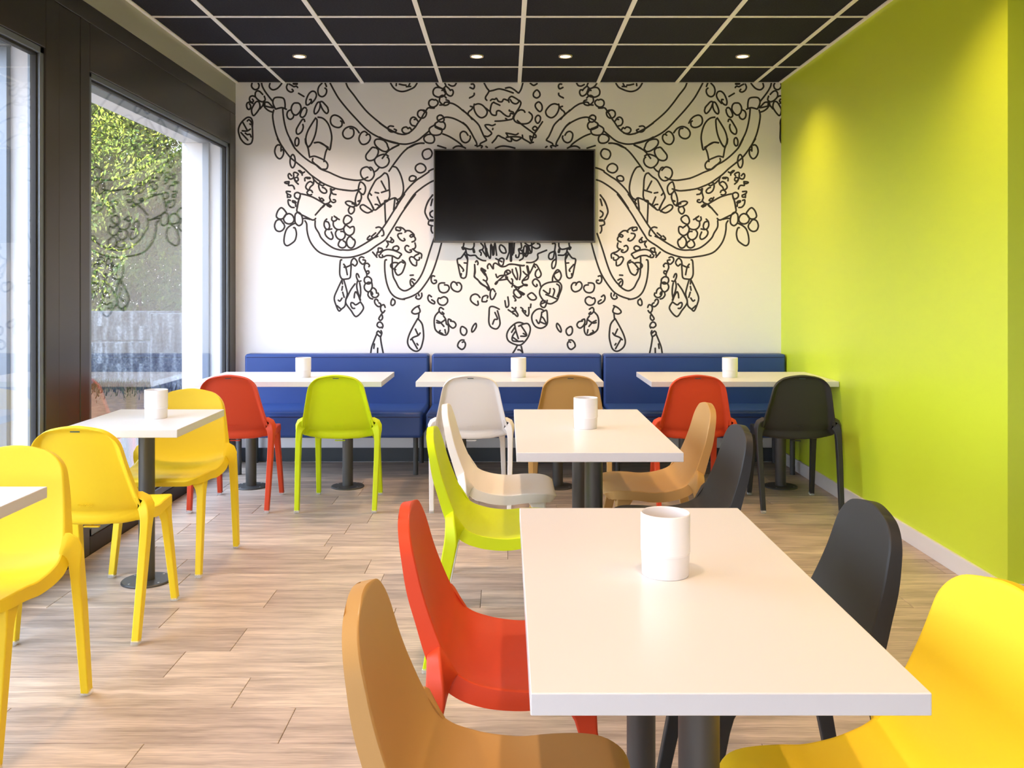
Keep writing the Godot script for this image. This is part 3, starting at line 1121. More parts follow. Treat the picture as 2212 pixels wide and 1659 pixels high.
func tv_frame() -> ArrayMesh:
	var st := SurfaceTool.new()
	st.begin(Mesh.PRIMITIVE_TRIANGLES)
	var w := 1.222
	var h := 0.708
	round_box(Vector3(w, 0.010, 0.02), 0.003, 1, Vector3(0, h / 2 - 0.005, 0), st)
	round_box(Vector3(w, 0.014, 0.02), 0.003, 1, Vector3(0, -h / 2 + 0.007, 0), st)
	for s in [-1, 1]:
		round_box(Vector3(0.010, h, 0.02), 0.003, 1, Vector3(s * (w / 2 - 0.005), 0, 0), st)
	return st.commit()


func build_downlights() -> void:
	var ring := lathe([Vector2(0.033, 0.002), Vector2(0.040, -0.004), Vector2(0.046, -0.004), Vector2(0.048, 0.001), Vector2(0.048, 0.004)], 40)
	var face := lathe([Vector2(0.0, 0.0), Vector2(0.034, 0.0), Vector2(0.034, 0.003), Vector2(0.0, 0.003)], 32)
	var columns := [[-1.401, "leftmost"], [-0.201, "second from the left"], [0.399, "third from the left"], [1.599, "rightmost"]]
	var rows := [[6.155, "in the row nearest the mural wall"], [3.755, "in the row over the long middle table"], [1.355, "in the row over the foreground table"], [-1.645, "in the row behind the camera"]]
	for r in rows:
		for c in columns:
			var l := thing("downlight", "lit recessed downlight, %s %s" % [c[1], r[1]], "lamp", D(c[0], CEIL, r[0]), 0.0, "recessed ceiling downlights")
			part("trim_ring", ring, M.trim_ring, l)
			part("lamp_face", face, M.lamp, l, Vector3(0, -0.001, 0))
			var s := SpotLight3D.new()
			s.name = "lamp_light"
			s.light_color = Color8(255, 212, 168)
			s.light_energy = 1.55
			s.light_size = 0.035
			s.spot_angle = 62.0
			s.spot_angle_attenuation = 1.0
			s.spot_range = 14.0
			s.spot_attenuation = 2.0
			s.shadow_enabled = true
			s.position = Vector3(0, -0.012, 0)
			s.rotation.x = -PI / 2
			l.add_child(s)


# ------------------------------------------------------------------ the mural: hand-drawn strokes
# Each stroke: [tile, x, y, x, y, ...] in the coordinates of an enlarged tile of the drawing.
const TILES := [[0.0, 0.0, 1.0], [500.0, 170.0, 11.06], [660.0, 170.0, 11.06], [820.0, 170.0, 11.06], [1000.0, 170.0, 11.06], [580.0, 300.0, 11.06], [740.0, 300.0, 11.06], [580.0, 420.0, 11.06], [740.0, 420.0, 11.06], [700.0, 540.0, 11.06], [780.0, 630.0, 11.85], [860.0, 510.0, 11.06], [920.0, 620.0, 11.06], [980.0, 515.0, 13.27], [1100.0, 515.0, 13.27], [1060.0, 620.0, 11.06]]
const AXIS := 1115.6
const MIRRORED := [
	[1, 490, 110, 480, 180, 520, 240, 580, 262, 640, 230, 660, 160, 640, 110],
	[1, 720, 110, 740, 190, 800, 300, 880, 410, 975, 530],
	[1, 920, 110, 905, 190, 950, 250, 1010, 265, 1090, 235, 1150, 180, 1200, 115],
	[1, 1340, 130, 1315, 200, 1340, 270, 1400, 315, 1450, 315, 1475, 290, 1450, 255],
	[1, 1380, 130, 1440, 160, 1490, 190, 1550, 180, 1580, 210],
	[1, 1605, 350, 1730, 425],
	[1, 745, 375, 680, 310, 620, 290, 575, 330, 570, 420, 620, 490, 690, 540, 760, 550, 805, 500, 785, 420],
	[1, 560, 430, 510, 410, 450, 430, 430, 490, 450, 540, 500, 560, 525, 530, 500, 490],
	[1, 510, 590, 440, 560, 380, 580, 360, 640, 380, 710, 420, 735, 455, 700, 455, 640, 430, 600],
	[1, 640, 545, 580, 560, 520, 650, 480, 740, 495, 840, 530, 880, 580, 840, 640, 760, 680, 680, 670, 590, 640, 545],
	[1, 680, 720, 750, 640, 770, 600],
	[1, 770, 560, 760, 630, 830, 660, 960, 690, 1010, 690, 960, 650, 880, 570, 810, 560],
	[1, 770, 640, 820, 710, 900, 770, 990, 800],
	[1, 1050, 720, 1000, 620, 990, 540, 1020, 470, 1090, 445, 1210, 455, 1260, 500, 1280, 600, 1280, 700],
	[1, 1060, 725, 1150, 700, 1220, 695, 1310, 730],
	[1, 1010, 750, 985, 870, 1000, 1030, 1040, 1220, 1090, 1380, 1170, 1550, 1240, 1659],
	[1, 1225, 720, 1240, 900, 1280, 1120, 1340, 1310, 1430, 1490, 1510, 1659],
	[1, 1560, 580, 1490, 590, 1440, 660, 1430, 750, 1470, 840, 1540, 870, 1610, 820, 1660, 730, 1650, 640, 1610, 590, 1560, 580],
	[1, 1410, 745, 1350, 780, 1325, 860, 1350, 940, 1410, 970, 1470, 930, 1490, 860],
	[1, 1785, 705, 1740, 690, 1690, 740, 1650, 830, 1645, 890, 1690, 925, 1750, 890, 1790, 810, 1800, 740],
	[1, 1910, 590, 1990, 500, 2030, 400, 2000, 320, 1930, 300, 1860, 350, 1810, 440, 1780, 540, 1790, 620, 1840, 620, 1900, 560, 1905, 500, 1870, 500],
	[1, 1750, 1020, 1735, 975, 1690, 980, 1610, 1100, 1550, 1220, 1560, 1310, 1610, 1320, 1680, 1260, 1715, 1160, 1705, 1095],
	[1, 1560, 1410, 1520, 1480, 1525, 1580, 1565, 1605, 1605, 1550, 1605, 1450, 1560, 1410],
	[1, 450, 930, 370, 930, 260, 1020, 190, 1130, 165, 1240, 190, 1360, 230, 1450, 310, 1540, 390, 1570, 470, 1540, 505, 1440, 505, 1300, 500, 1150, 505, 1050, 490, 980, 450, 930],
	[1, 270, 1040, 380, 1240], [1, 260, 1245, 370, 1250, 450, 1205], [1, 230, 1290, 390, 1465], [1, 330, 1300, 380, 1335, 440, 1330, 470, 1390], [1, 380, 1010, 420, 980, 480, 1050, 495, 1150], [1, 440, 1080, 455, 1095],
	[2, 390, 110, 320, 190, 295, 290, 320, 390, 390, 430, 460, 400, 500, 330, 500, 260, 465, 225], [2, 470, 110, 500, 185],
	[2, 350, 560, 290, 570, 230, 680, 205, 780, 225, 840, 280, 810, 330, 730, 350, 640, 350, 560, 400, 550, 470, 620, 520, 680, 545, 770, 510, 830, 450, 790, 390, 700, 360, 620],
	[2, 490, 640, 530, 690],
	[2, 590, 110, 680, 280, 800, 480, 1000, 730, 1200, 950, 1420, 1180, 1620, 1330, 1880, 1450, 2212, 1545],
	[2, 970, 110, 1020, 220, 1160, 400, 1300, 590, 1480, 800, 1720, 1010, 1950, 1180, 2212, 1315],
	[2, 920, 1060, 870, 970, 790, 900, 690, 870, 620, 910, 595, 1000, 620, 1090, 700, 1150, 800, 1165, 865, 1120, 870, 1040, 840, 1010],
	[2, 1280, 1290, 1210, 1200, 1120, 1150, 1030, 1150, 940, 1200, 890, 1290, 910, 1380, 980, 1430, 1070, 1420, 1140, 1360, 1155, 1270, 1130, 1200, 1065, 1185],
	[2, 1470, 1300, 1410, 1260, 1340, 1290, 1290, 1370, 1280, 1460, 1330, 1550, 1400, 1570, 1490, 1530, 1545, 1440, 1540, 1360, 1500, 1325, 1450, 1350],
	[2, 240, 940, 150, 1080, 60, 1240, 10, 1400, 15, 1530, 60, 1659],
	[2, 250, 950, 275, 1000, 260, 1200, 220, 1370, 150, 1530, 90, 1620, 60, 1630],
	[2, 300, 920, 400, 940, 490, 1010, 560, 1120, 610, 1280, 625, 1430, 600, 1600, 590, 1659],
	[2, 210, 1530, 310, 1520, 400, 1560, 540, 1640],
	[3, 265, 110, 320, 200, 400, 270, 510, 305, 620, 295, 740, 250, 830, 200, 890, 115], [3, 400, 120, 395, 165], [3, 470, 130, 560, 150, 630, 155], [3, 720, 120, 690, 180], [3, 640, 190, 740, 185],
	[3, 1350, 110, 1390, 170, 1460, 220, 1560, 250], [3, 1530, 230, 1580, 170, 1560, 110],
	[3, 1530, 250, 1420, 210, 1330, 220, 1280, 290, 1290, 380, 1360, 430, 1450, 440, 1540, 410, 1575, 340, 1540, 280, 1490, 280],
	[3, 1590, 180, 1650, 230, 1690, 280], [3, 1690, 270, 1740, 270, 1760, 330, 1730, 400, 1670, 410, 1600, 360, 1570, 290],
	[3, 1650, 140, 1720, 175, 1790, 165, 1830, 110],
	[3, 1440, 430, 1490, 400, 1540, 410, 1590, 460],
	[3, 1440, 450, 1430, 530, 1470, 590, 1540, 635, 1620, 625, 1665, 580, 1650, 530, 1590, 505], [3, 1440, 630, 1520, 620, 1560, 570, 1620, 560, 1670, 580],
	[3, 1670, 580, 1760, 600, 1880, 670, 2000, 770, 2110, 850, 2212, 970],
	[3, 1310, 510, 1250, 495, 1190, 530, 1175, 600, 1210, 660, 1280, 680, 1350, 650, 1395, 590, 1380, 530, 1330, 500],
	[3, 1250, 690, 1160, 700, 1110, 760, 1050, 850, 1000, 940, 920, 1050, 840, 1170, 720, 1280, 600, 1330, 480, 1320, 360, 1280, 200, 1200, 0, 1060],
	[3, 1060, 760, 980, 750, 920, 790, 910, 870, 960, 930, 1040, 940, 1100, 890, 1120, 810, 1090, 770, 1040, 750],
	[3, 910, 1010, 860, 940, 800, 920, 745, 960, 730, 1040, 770, 1110, 840, 1130],
	[3, 830, 975, 860, 970],
	[3, 760, 1220, 720, 1170, 680, 1190, 640, 1155, 570, 1170, 535, 1220, 560, 1280, 620, 1310, 700, 1300],
	[3, 330, 1140, 250, 1130, 200, 1170, 210, 1220, 270, 1270, 370, 1265, 400, 1230, 350, 1205],
	[3, 0, 1395, 150, 1470, 330, 1530, 520, 1560, 660, 1560, 820, 1520, 930, 1460, 1040, 1370, 1180, 1250],
	[3, 1500, 890, 1440, 870, 1380, 910, 1385, 980, 1440, 1030, 1510, 1030, 1540, 980, 1520, 910, 1470, 870], [3, 1420, 990, 1480, 960, 1540, 930, 1620, 920, 1750, 945, 1880, 1000, 2000, 1070, 2100, 1160, 2212, 1330],
	[3, 1390, 1030, 1330, 1070, 1320, 1120, 1380, 1170, 1480, 1210, 1540, 1200, 1570, 1130, 1550, 1060, 1500, 1030],
	[3, 1330, 1100, 1220, 1160, 1185, 1210, 1200, 1280, 1260, 1340, 1370, 1350, 1460, 1320, 1490, 1260, 1490, 1210],
	[3, 1230, 1325, 1140, 1340, 1070, 1390, 1060, 1450, 1100, 1510, 1180, 1540, 1270, 1530, 1310, 1470, 1300, 1390, 1260, 1340],
	[3, 1510, 1320, 1640, 1370, 1780, 1450, 1920, 1550, 1990, 1630],
	[3, 2110, 1350, 2060, 1280, 1990, 1260, 1930, 1310, 1930, 1400, 1970, 1490, 2050, 1530, 2130, 1490, 2170, 1410, 2160, 1370],
	[3, 1060, 1540, 980, 1540, 860, 1570, 760, 1620, 660, 1659], [3, 460, 1580, 300, 1659], [3, 1390, 1600, 1580, 1659], [3, 1760, 1659, 1820, 1620, 1900, 1610, 1990, 1630, 2050, 1659],
	[4, 200, 130, 250, 130, 275, 180, 250, 240, 190, 220, 170, 210], [4, 270, 350, 265, 390, 220, 430, 170, 450, 160, 460],
	[4, 290, 620, 370, 600, 460, 630, 540, 710, 580, 790, 550, 880, 470, 930, 400, 920, 330, 860, 280, 770, 260, 680, 270, 610], [4, 180, 660, 230, 680, 210, 730, 140, 790, 120, 850],
	[4, 0, 750, 130, 870, 280, 1000, 380, 1110, 440, 1240, 500, 1370, 560, 1460, 530, 1490, 430, 1540, 410, 1575],
	[4, 0, 1050, 90, 1130, 180, 1260, 260, 1410, 320, 1520, 330, 1590, 295, 1595],
	[4, 340, 1620, 400, 1600, 460, 1610, 440, 1650], [4, 550, 1620, 580, 1640],
	[5, 215, 0, 300, 140, 400, 290, 530, 450, 700, 590, 850, 710, 1000, 850, 1150, 960, 1300, 1060, 1480, 1140, 1620, 1190, 1800, 1220, 2020, 1240, 2150, 1220],
	[5, 510, 0, 600, 180, 700, 300, 850, 440, 1000, 550, 1130, 620, 1250, 720, 1450, 800, 1600, 870, 1780, 940, 2000, 980, 2120, 990, 2212, 985],
	[5, 270, 150, 220, 145, 170, 200, 150, 310, 190, 420, 260, 475, 320, 440, 360, 350, 350, 270, 320, 260], [5, 300, 180, 300, 290],
	[5, 575, 375, 530, 440, 515, 560, 540, 660, 580, 690, 620, 640, 640, 540, 620, 420, 575, 375],
	[5, 880, 0, 890, 100, 940, 200, 980, 420, 1000, 430, 1100, 415, 1230, 460, 1330, 510, 1400, 580, 1415, 650, 1380, 720, 1290, 725], [5, 1060, 470, 1050, 530, 1100, 590, 1180, 650, 1260, 720],
	[5, 1080, 0, 1020, 120, 960, 185, 920, 160],
	[5, 1100, 95, 1220, 85, 1340, 150, 1440, 250, 1470, 250, 1490, 160, 1510, 0],
	[5, 1410, 220, 1370, 310, 1340, 440, 1325, 540],
	[5, 550, 880, 500, 830, 470, 870, 490, 940, 540, 960, 600, 920, 600, 820, 640, 800, 710, 840, 690, 880], [5, 640, 930, 690, 920, 710, 980, 670, 1010, 620, 960, 600, 900, 640, 1010, 710, 1080],
	[5, 720, 760, 770, 790, 800, 820, 860, 790], [5, 800, 820, 805, 865], [5, 870, 1000, 870, 940, 920, 920, 1000, 935],
	[5, 490, 1020, 400, 1030, 390, 1050, 450, 1070, 490, 1040, 480, 1110, 560, 1110, 600, 1140, 620, 1195],
	[5, 1050, 900, 1080, 980, 1070, 1080, 1000, 1150, 970, 1220], [5, 1050, 1050, 1000, 1020, 930, 1060, 890, 1150, 930, 1210, 980, 1220, 1030, 1240, 1050, 1280], [5, 960, 1230, 920, 1280, 950, 1330, 1000, 1340, 1030, 1330],
	[5, 1090, 980, 1150, 1040, 1200, 1080], [5, 1220, 1050, 1280, 1050, 1330, 1090, 1290, 1120, 1220, 1090, 1200, 1130, 1230, 1230, 1300, 1290, 1370, 1290, 1390, 1240, 1340, 1180, 1290, 1160],
	[5, 1490, 1190, 1530, 1220, 1580, 1200], [5, 1480, 1190, 1490, 1280, 1460, 1400, 1480, 1470, 1440, 1530, 1350, 1560], [5, 1500, 1240, 1530, 1310, 1610, 1330], [5, 1480, 1480, 1540, 1520, 1600, 1500, 1590, 1460, 1550, 1455],
	[5, 520, 1260, 430, 1255, 440, 1300, 490, 1330, 530, 1350, 520, 1390, 460, 1390], [5, 450, 1320, 455, 1400],
	[5, 520, 1470, 470, 1460, 480, 1560, 540, 1630, 610, 1640], [5, 650, 1610, 640, 1540, 580, 1510, 575, 1480, 630, 1490, 660, 1520],
	[5, 760, 1310, 690, 1280, 630, 1310, 625, 1380, 680, 1430, 730, 1430], [5, 760, 1320, 750, 1400, 710, 1500, 680, 1659],
	[5, 790, 1315, 900, 1340, 1050, 1390, 1200, 1470, 1340, 1555],
	[5, 1210, 1400, 1260, 1480, 1320, 1470, 1270, 1420, 1230, 1440], [5, 1380, 1560, 1430, 1610, 1500, 1610, 1450, 1570], [5, 1350, 1570, 1310, 1620, 1250, 1659],
	[6, 970, 20, 1050, 100, 1080, 180, 1100, 240, 1050, 300, 960, 290, 850, 220, 780, 140, 765, 60, 810, 10, 900, 10, 970, 30],
	[6, 1340, 150, 1200, 220, 1080, 300, 950, 465],
	[6, 770, 210, 710, 205, 640, 280, 560, 390, 570, 480, 640, 520, 740, 500, 810, 430, 850, 340, 850, 260, 800, 215],
	[6, 1090, 410, 1020, 370, 930, 380, 820, 430, 765, 500, 790, 590, 870, 670, 960, 690, 1060, 640, 1110, 550, 1100, 470, 1070, 440],
	[6, 870, 690, 820, 750, 760, 790],
	[6, 680, 750, 610, 680, 540, 675, 460, 720, 430, 810, 460, 910, 540, 980, 630, 1000, 710, 950, 755, 860, 740, 770, 690, 690, 650, 680],
	[6, 0, 940, 160, 970, 320, 990, 470, 975, 600, 915], [6, 0, 1220, 250, 1240, 430, 1195],
	[6, 1110, 770, 1250, 570, 1420, 350, 1560, 220, 1720, 130, 1850, 105, 1945, 105],
	[6, 430, 1030, 400, 1080, 380, 1180, 400, 1260, 450, 1310, 500, 1325, 540, 1250, 545, 1150, 500, 1070, 430, 1030],
	[6, 375, 1250, 330, 1350, 305, 1480, 330, 1580, 390, 1560, 410, 1480, 370, 1490], [6, 440, 1310, 450, 1400, 420, 1500],
	[6, 290, 1550, 200, 1500, 120, 1490, 70, 1520, 120, 1580, 220, 1620, 290, 1610, 300, 1560, 230, 1550],
	[6, 1000, 815, 910, 900, 800, 980, 720, 1110, 650, 1250, 605, 1390, 660, 1510, 740, 1659], [6, 1000, 815, 1060, 840, 1100, 950, 1115, 1150, 1125, 1370, 1080, 1480],
	[6, 925, 1010, 1030, 1210], [6, 930, 1280, 1100, 1225], [6, 780, 1280, 860, 1295], [6, 650, 1300, 690, 1345], [6, 830, 1390, 910, 1580], [6, 780, 1565, 830, 1570, 880, 1605],
	[6, 1210, 660, 1290, 690, 1370, 820, 1430, 1000, 1455, 1180, 1430, 1330, 1370, 1420, 1310, 1450],
	[6, 1010, 1520, 1010, 1480, 1100, 1460, 1250, 1410, 1300, 1460], [6, 1250, 1420, 1230, 1659], [6, 1010, 1500, 1010, 1659], [6, 1300, 1460, 1325, 1500, 1290, 1550], [6, 1080, 1480, 930, 1570, 830, 1659],
	[6, 1270, 1659, 1400, 1420, 1550, 1200, 1750, 1000, 1900, 900, 2060, 790], [6, 2060, 770, 2150, 725, 2260, 690], [6, 1480, 1659, 1700, 1340, 1880, 1180, 2040, 1070, 2150, 1010, 2240, 980],
	[6, 2040, 240, 1940, 280, 1905, 370, 1950, 470, 2030, 480, 2110, 430, 2140, 340, 2100, 260, 2040, 240],
	[6, 1850, 590, 1760, 640, 1740, 720, 1790, 790, 1870, 810, 1960, 770, 1990, 700, 1940, 620, 1850, 590],
	[6, 1680, 880, 1610, 910, 1595, 980, 1640, 1010, 1720, 990, 1755, 920, 1680, 880],
	[6, 2150, 1340, 2060, 1470, 2000, 1600, 1985, 1659], [6, 2150, 1440, 2110, 1590],
	[7, 750, 50, 720, 150, 690, 300, 680, 400, 760, 470, 860, 520, 960, 570, 1050, 610, 1100, 600, 1125, 575], [7, 820, 575, 900, 575, 990, 595], [7, 1340, 240, 1250, 340, 1120, 490],
	[7, 430, 440, 360, 350, 300, 320, 240, 370, 200, 450, 190, 530, 240, 580, 320, 585, 380, 540, 430, 450],
	[7, 450, 470, 500, 460, 570, 500, 610, 590, 580, 670, 490, 705, 400, 670, 360, 590, 390, 510, 450, 470],
	[7, 690, 430, 640, 480, 630, 580, 640, 670, 690, 730, 740, 745, 800, 700, 815, 610, 790, 500, 740, 440, 690, 430],
	[7, 350, 690, 300, 620, 250, 600, 180, 640, 145, 750, 180, 850, 260, 885, 340, 850, 385, 770, 360, 690],
	[7, 630, 690, 530, 740, 440, 820, 390, 950, 370, 1100, 390, 1190, 450, 1225, 540, 1180, 630, 1100, 665, 980, 660, 880, 630, 800, 600, 795],
	[7, 870, 630, 910, 700, 920, 850, 950, 1000, 1010, 1150, 1120, 1300, 1250, 1400, 1450, 1460, 1650, 1490, 1770, 1510], [7, 1115, 630, 1120, 780, 1200, 920, 1260, 1040, 1400, 1180, 1550, 1280, 1700, 1325, 1770, 1325],
	[7, 1390, 590, 1340, 650, 1330, 740, 1370, 820, 1430, 830, 1460, 760, 1430, 670, 1370, 645], [7, 1390, 830, 1350, 900, 1370, 980, 1440, 1050, 1510, 1070, 1540, 1010, 1500, 900], [7, 1430, 840, 1510, 825],
	[7, 1520, 540, 1510, 600, 1550, 640, 1610, 620, 1640, 570, 1600, 540, 1570, 520, 1620, 560, 1690, 600], [7, 1550, 640, 1550, 740, 1610, 820, 1700, 840, 1790, 810, 1830, 740],
	[7, 1880, 500, 1820, 540, 1790, 640, 1830, 710, 1910, 690, 1970, 640, 1990, 580, 1950, 530, 1880, 500],
	[7, 1850, 730, 1800, 800, 1810, 890, 1870, 960, 1950, 980, 2030, 920, 2050, 830, 2030, 770, 1970, 780], [7, 1870, 740, 1950, 800],
	[7, 1640, 850, 1600, 920, 1620, 1010, 1680, 1070, 1760, 1080, 1820, 1020, 1830, 940, 1790, 890, 1730, 885],
	[7, 1720, 1090, 1680, 1150, 1670, 1220, 1730, 1270, 1800, 1270, 1850, 1220, 1840, 1150, 1790, 1110],
	[7, 2030, 1080, 1960, 1010, 1900, 1040, 1865, 1130, 1890, 1230, 1960, 1280, 2030, 1250, 2070, 1150, 2050, 1080, 2030, 1070],
	[7, 1940, 300, 1910, 370, 1930, 440, 1980, 465, 2040, 410, 2050, 330, 2010, 300],
	[8, 700, 400, 600, 440, 500, 400, 430, 330, 430, 270, 500, 250, 600, 310, 680, 370, 690, 400], [8, 700, 410, 740, 360], [8, 605, 80, 680, 220, 760, 370, 870, 310, 1000, 200],
	[8, 1010, 190, 1015, 400, 1030, 700], [8, 1250, 100, 1220, 370],
	[8, 1480, 0, 1350, 190, 1200, 430, 1030, 700, 920, 850, 780, 1010, 590, 1140, 420, 1240, 300, 1300, 150, 1330, 0, 1325], [8, 1740, 0, 1560, 240, 1400, 470, 1250, 720, 1100, 960, 1010, 1090, 800, 1230, 600, 1370, 400, 1450, 200, 1500, 0, 1510],
	[8, 800, 795, 870, 780, 940, 820, 980, 900, 980, 970, 940, 990], [8, 790, 920, 720, 980, 690, 1010, 720, 1040], [8, 650, 990, 600, 1040, 600, 1080, 690, 1060, 840, 1000],
	[8, 1330, 860, 1280, 850, 1280, 790, 1350, 790, 1390, 830, 1360, 870, 1290, 850], [8, 1370, 785, 1440, 810, 1510, 880, 1490, 900], [8, 1510, 870, 1600, 870, 1690, 940, 1710, 980], [8, 1700, 980, 1650, 960, 1610, 990, 1640, 1020, 1700, 1000, 1740, 1060, 1720, 1110, 1660, 1135],
	[8, 1410, 930, 1340, 940, 1320, 990, 1370, 1070, 1440, 1110, 1490, 1090, 1470, 1055], [8, 1730, 1160, 1745, 1240, 1720, 1290, 1670, 1305], [8, 1680, 1305, 1760, 1370, 1850, 1400, 1890, 1440, 1880, 1520],
	[8, 1580, 1240, 1530, 1220, 1490, 1270, 1510, 1340, 1580, 1385, 1640, 1370, 1640, 1330, 1610, 1330], [8, 1820, 1420, 1740, 1460, 1710, 1510, 1770, 1570, 1830, 1560, 1835, 1510], [8, 1710, 1510, 1640, 1490, 1600, 1530, 1620, 1600, 1680, 1680, 1760, 1700, 1770, 1610],
	[8, 1150, 1030, 1180, 1060, 1220, 1110, 1190, 1150, 1120, 1130, 1050, 1115], [8, 1170, 1070, 1150, 1130], [8, 1070, 1140, 1090, 1190, 1050, 1260], [8, 1300, 1230, 1230, 1250, 1200, 1290, 1230, 1330, 1300, 1340, 1345, 1290, 1330, 1250, 1300, 1235],
	[8, 900, 1430, 950, 1360, 1040, 1320, 1140, 1320, 1260, 1350, 1400, 1420, 1380, 1470, 1320, 1530, 1190, 1470, 1060, 1460, 990, 1490], [8, 860, 1280, 930, 1290, 950, 1330, 880, 1380, 830, 1380, 820, 1450], [8, 850, 1290, 850, 1370], [8, 720, 1380, 820, 1500], [8, 870, 1450, 890, 1500, 960, 1500, 950, 1450],
	[8, 2150, 20, 2040, 170, 1970, 390, 2000, 510, 2050, 600], [8, 2150, 390, 2090, 440, 2100, 510, 2150, 550], [8, 2060, 640, 2050, 710, 2100, 740, 2150, 750], [8, 2120, 780, 2120, 860, 2150, 920], [8, 2140, 130, 2110, 260],
	[9, 420, 235, 390, 260, 375, 450, 380, 600, 430, 690, 520, 695, 620, 660, 640, 500, 650, 340], [9, 640, 340, 660, 250, 720, 200, 780, 260, 790, 320, 740, 380, 680, 340], [9, 470, 340, 520, 420, 555, 590], [9, 480, 410, 530, 410, 640, 360],
	[9, 950, 185, 900, 165, 850, 190, 840, 250, 880, 310, 930, 340, 980, 300, 985, 250, 930, 235], [9, 970, 330, 1040, 320, 1085, 370, 1070, 400], [9, 970, 340, 960, 420, 990, 500, 1020, 570, 1020, 640], [9, 1020, 510, 1060, 500, 1075, 540, 1050, 570, 1020, 560],
	[9, 1040, 640, 980, 660, 960, 730, 990, 790, 1070, 810, 1130, 770, 1130, 700, 1080, 650, 1040, 640], [9, 990, 800, 960, 870, 980, 950, 1050, 1000, 1110, 970, 1150, 880, 1140, 780], [9, 1010, 800, 1060, 770, 1110, 780],
	[9, 1110, 990, 1140, 920, 1190, 910, 1240, 960, 1255, 1030], [9, 1290, 1030, 1300, 1080, 1250, 1130, 1180, 1130, 1130, 1070, 1120, 1000], [9, 1060, 1010, 1050, 1080, 1100, 1150, 1160, 1170],
	[9, 1290, 1220, 1260, 1180, 1210, 1200, 1220, 1280, 1290, 1350, 1350, 1340, 1350, 1290, 1310, 1260], [9, 1460, 1370, 1430, 1310, 1370, 1330, 1350, 1400, 1370, 1470, 1410, 1500, 1450, 1450],
	[9, 430, 710, 330, 920, 245, 1140, 290, 1330, 355, 1455, 420, 1410, 500, 1330, 520, 1180, 555, 1050, 520, 880, 470, 710], [9, 430, 720, 440, 810], [9, 440, 870, 425, 960], [9, 445, 1010, 480, 1130], [9, 340, 1200, 380, 1220, 430, 1150], [9, 310, 1330, 400, 1410],
	[9, 740, 810, 640, 950, 560, 1110, 520, 1200, 530, 1290, 640, 1440, 770, 1590, 940, 1400, 870, 1240], [9, 870, 1240, 760, 1310, 700, 1270, 650, 1260, 640, 1320, 680, 1390, 730, 1395], [9, 720, 1140, 730, 1050, 760, 1000, 820, 1090, 860, 1200],
	[9, 800, 740, 780, 850, 800, 980, 850, 1130, 870, 1200], [9, 850, 790, 870, 900, 875, 1030, 860, 1130], [9, 840, 650, 810, 580, 780, 570, 770, 620, 790, 690, 830, 750, 880, 740],
	[9, 1490, 235, 1455, 260, 1450, 450, 1470, 650, 1510, 830, 1580, 1000, 1680, 1110, 1800, 1165, 1920, 1180], [9, 1630, 170, 1630, 400, 1650, 620, 1720, 770, 1790, 900, 1880, 965, 1960, 970, 2060, 920, 2140, 850],
	[9, 1640, 310, 1700, 300, 1770, 320, 1730, 380, 1690, 440, 1700, 520, 1760, 600, 1850, 560, 1900, 470, 1940, 330, 1910, 270, 1870, 245], [9, 1900, 310, 1840, 285, 1770, 330], [9, 1620, 320, 1590, 370, 1620, 430, 1710, 470],
	[9, 2060, 605, 2130, 600], [9, 2170, 720, 2100, 690, 2060, 740, 2070, 830, 2120, 870, 2150, 820, 2100, 750], [9, 1640, 1160, 1605, 1220, 1600, 1300, 1640, 1325, 1690, 1280, 1690, 1210, 1640, 1170],
	[10, 560, 530, 500, 610, 455, 690, 495, 735, 545, 690, 545, 620, 520, 580], [10, 530, 910, 470, 920, 410, 870, 430, 800, 490, 780, 540, 820, 560, 880, 540, 930],
	[10, 510, 1000, 530, 1060, 500, 1160], [10, 500, 1060, 440, 1010, 400, 1060, 430, 1110, 490, 1150], [10, 400, 1090, 330, 1260, 270, 1430, 240, 1640], [10, 495, 1160, 520, 1340, 580, 1640], [10, 340, 1340, 325, 1450], [10, 425, 1450, 420, 1640],
	[10, 1490, 360, 1400, 400, 1320, 470, 1300, 530, 1370, 570, 1470, 550, 1510, 500, 1480, 410, 1440, 380], [10, 1480, 560, 1470, 680],
	[10, 1450, 690, 1330, 900, 1230, 1110, 1190, 1280, 1230, 1410, 1330, 1500, 1430, 1525, 1520, 1460, 1570, 1320, 1600, 1140, 1580, 900, 1540, 790, 1460, 700],
	[10, 1390, 960, 1460, 1110], [10, 1510, 1060, 1460, 1120, 1340, 1170, 1270, 1230], [10, 1300, 1210, 1440, 1460], [10, 1430, 1330, 1455, 1365],
	[10, 1550, 40, 1555, 110, 1510, 180, 1450, 190, 1400, 150, 1420, 110], [10, 1470, 60, 1485, 105], [10, 1800, 130, 1740, 90, 1710, 150, 1730, 230, 1800, 290, 1870, 310, 1880, 260, 1810, 210],
	[11, 870, 960, 820, 950, 790, 1010, 800, 1090, 850, 1135, 910, 1110, 910, 1060, 870, 1055], [11, 1110, 1120, 1030, 1120, 975, 1150, 965, 1230, 1000, 1320, 1080, 1355, 1170, 1330, 1220, 1250, 1190, 1180, 1110, 1165],
	[11, 1410, 1170, 1370, 1110, 1310, 1095, 1265, 1150, 1270, 1230, 1330, 1300, 1430, 1330, 1500, 1280, 1515, 1190, 1470, 1120, 1410, 1115], [11, 1010, 1490, 970, 1480, 945, 1540, 970, 1610, 1040, 1650, 1120, 1640, 1180, 1570, 1170, 1490, 1100, 1450, 1030, 1475],
	[11, 900, -60, 840, 110, 760, 350, 650, 700, 560, 920, 450, 1090, 320, 1220], [11, 1080, 0, 1030, 190, 960, 450, 860, 760, 770, 960, 620, 1190, 480, 1350, 300, 1450, 100, 1510],
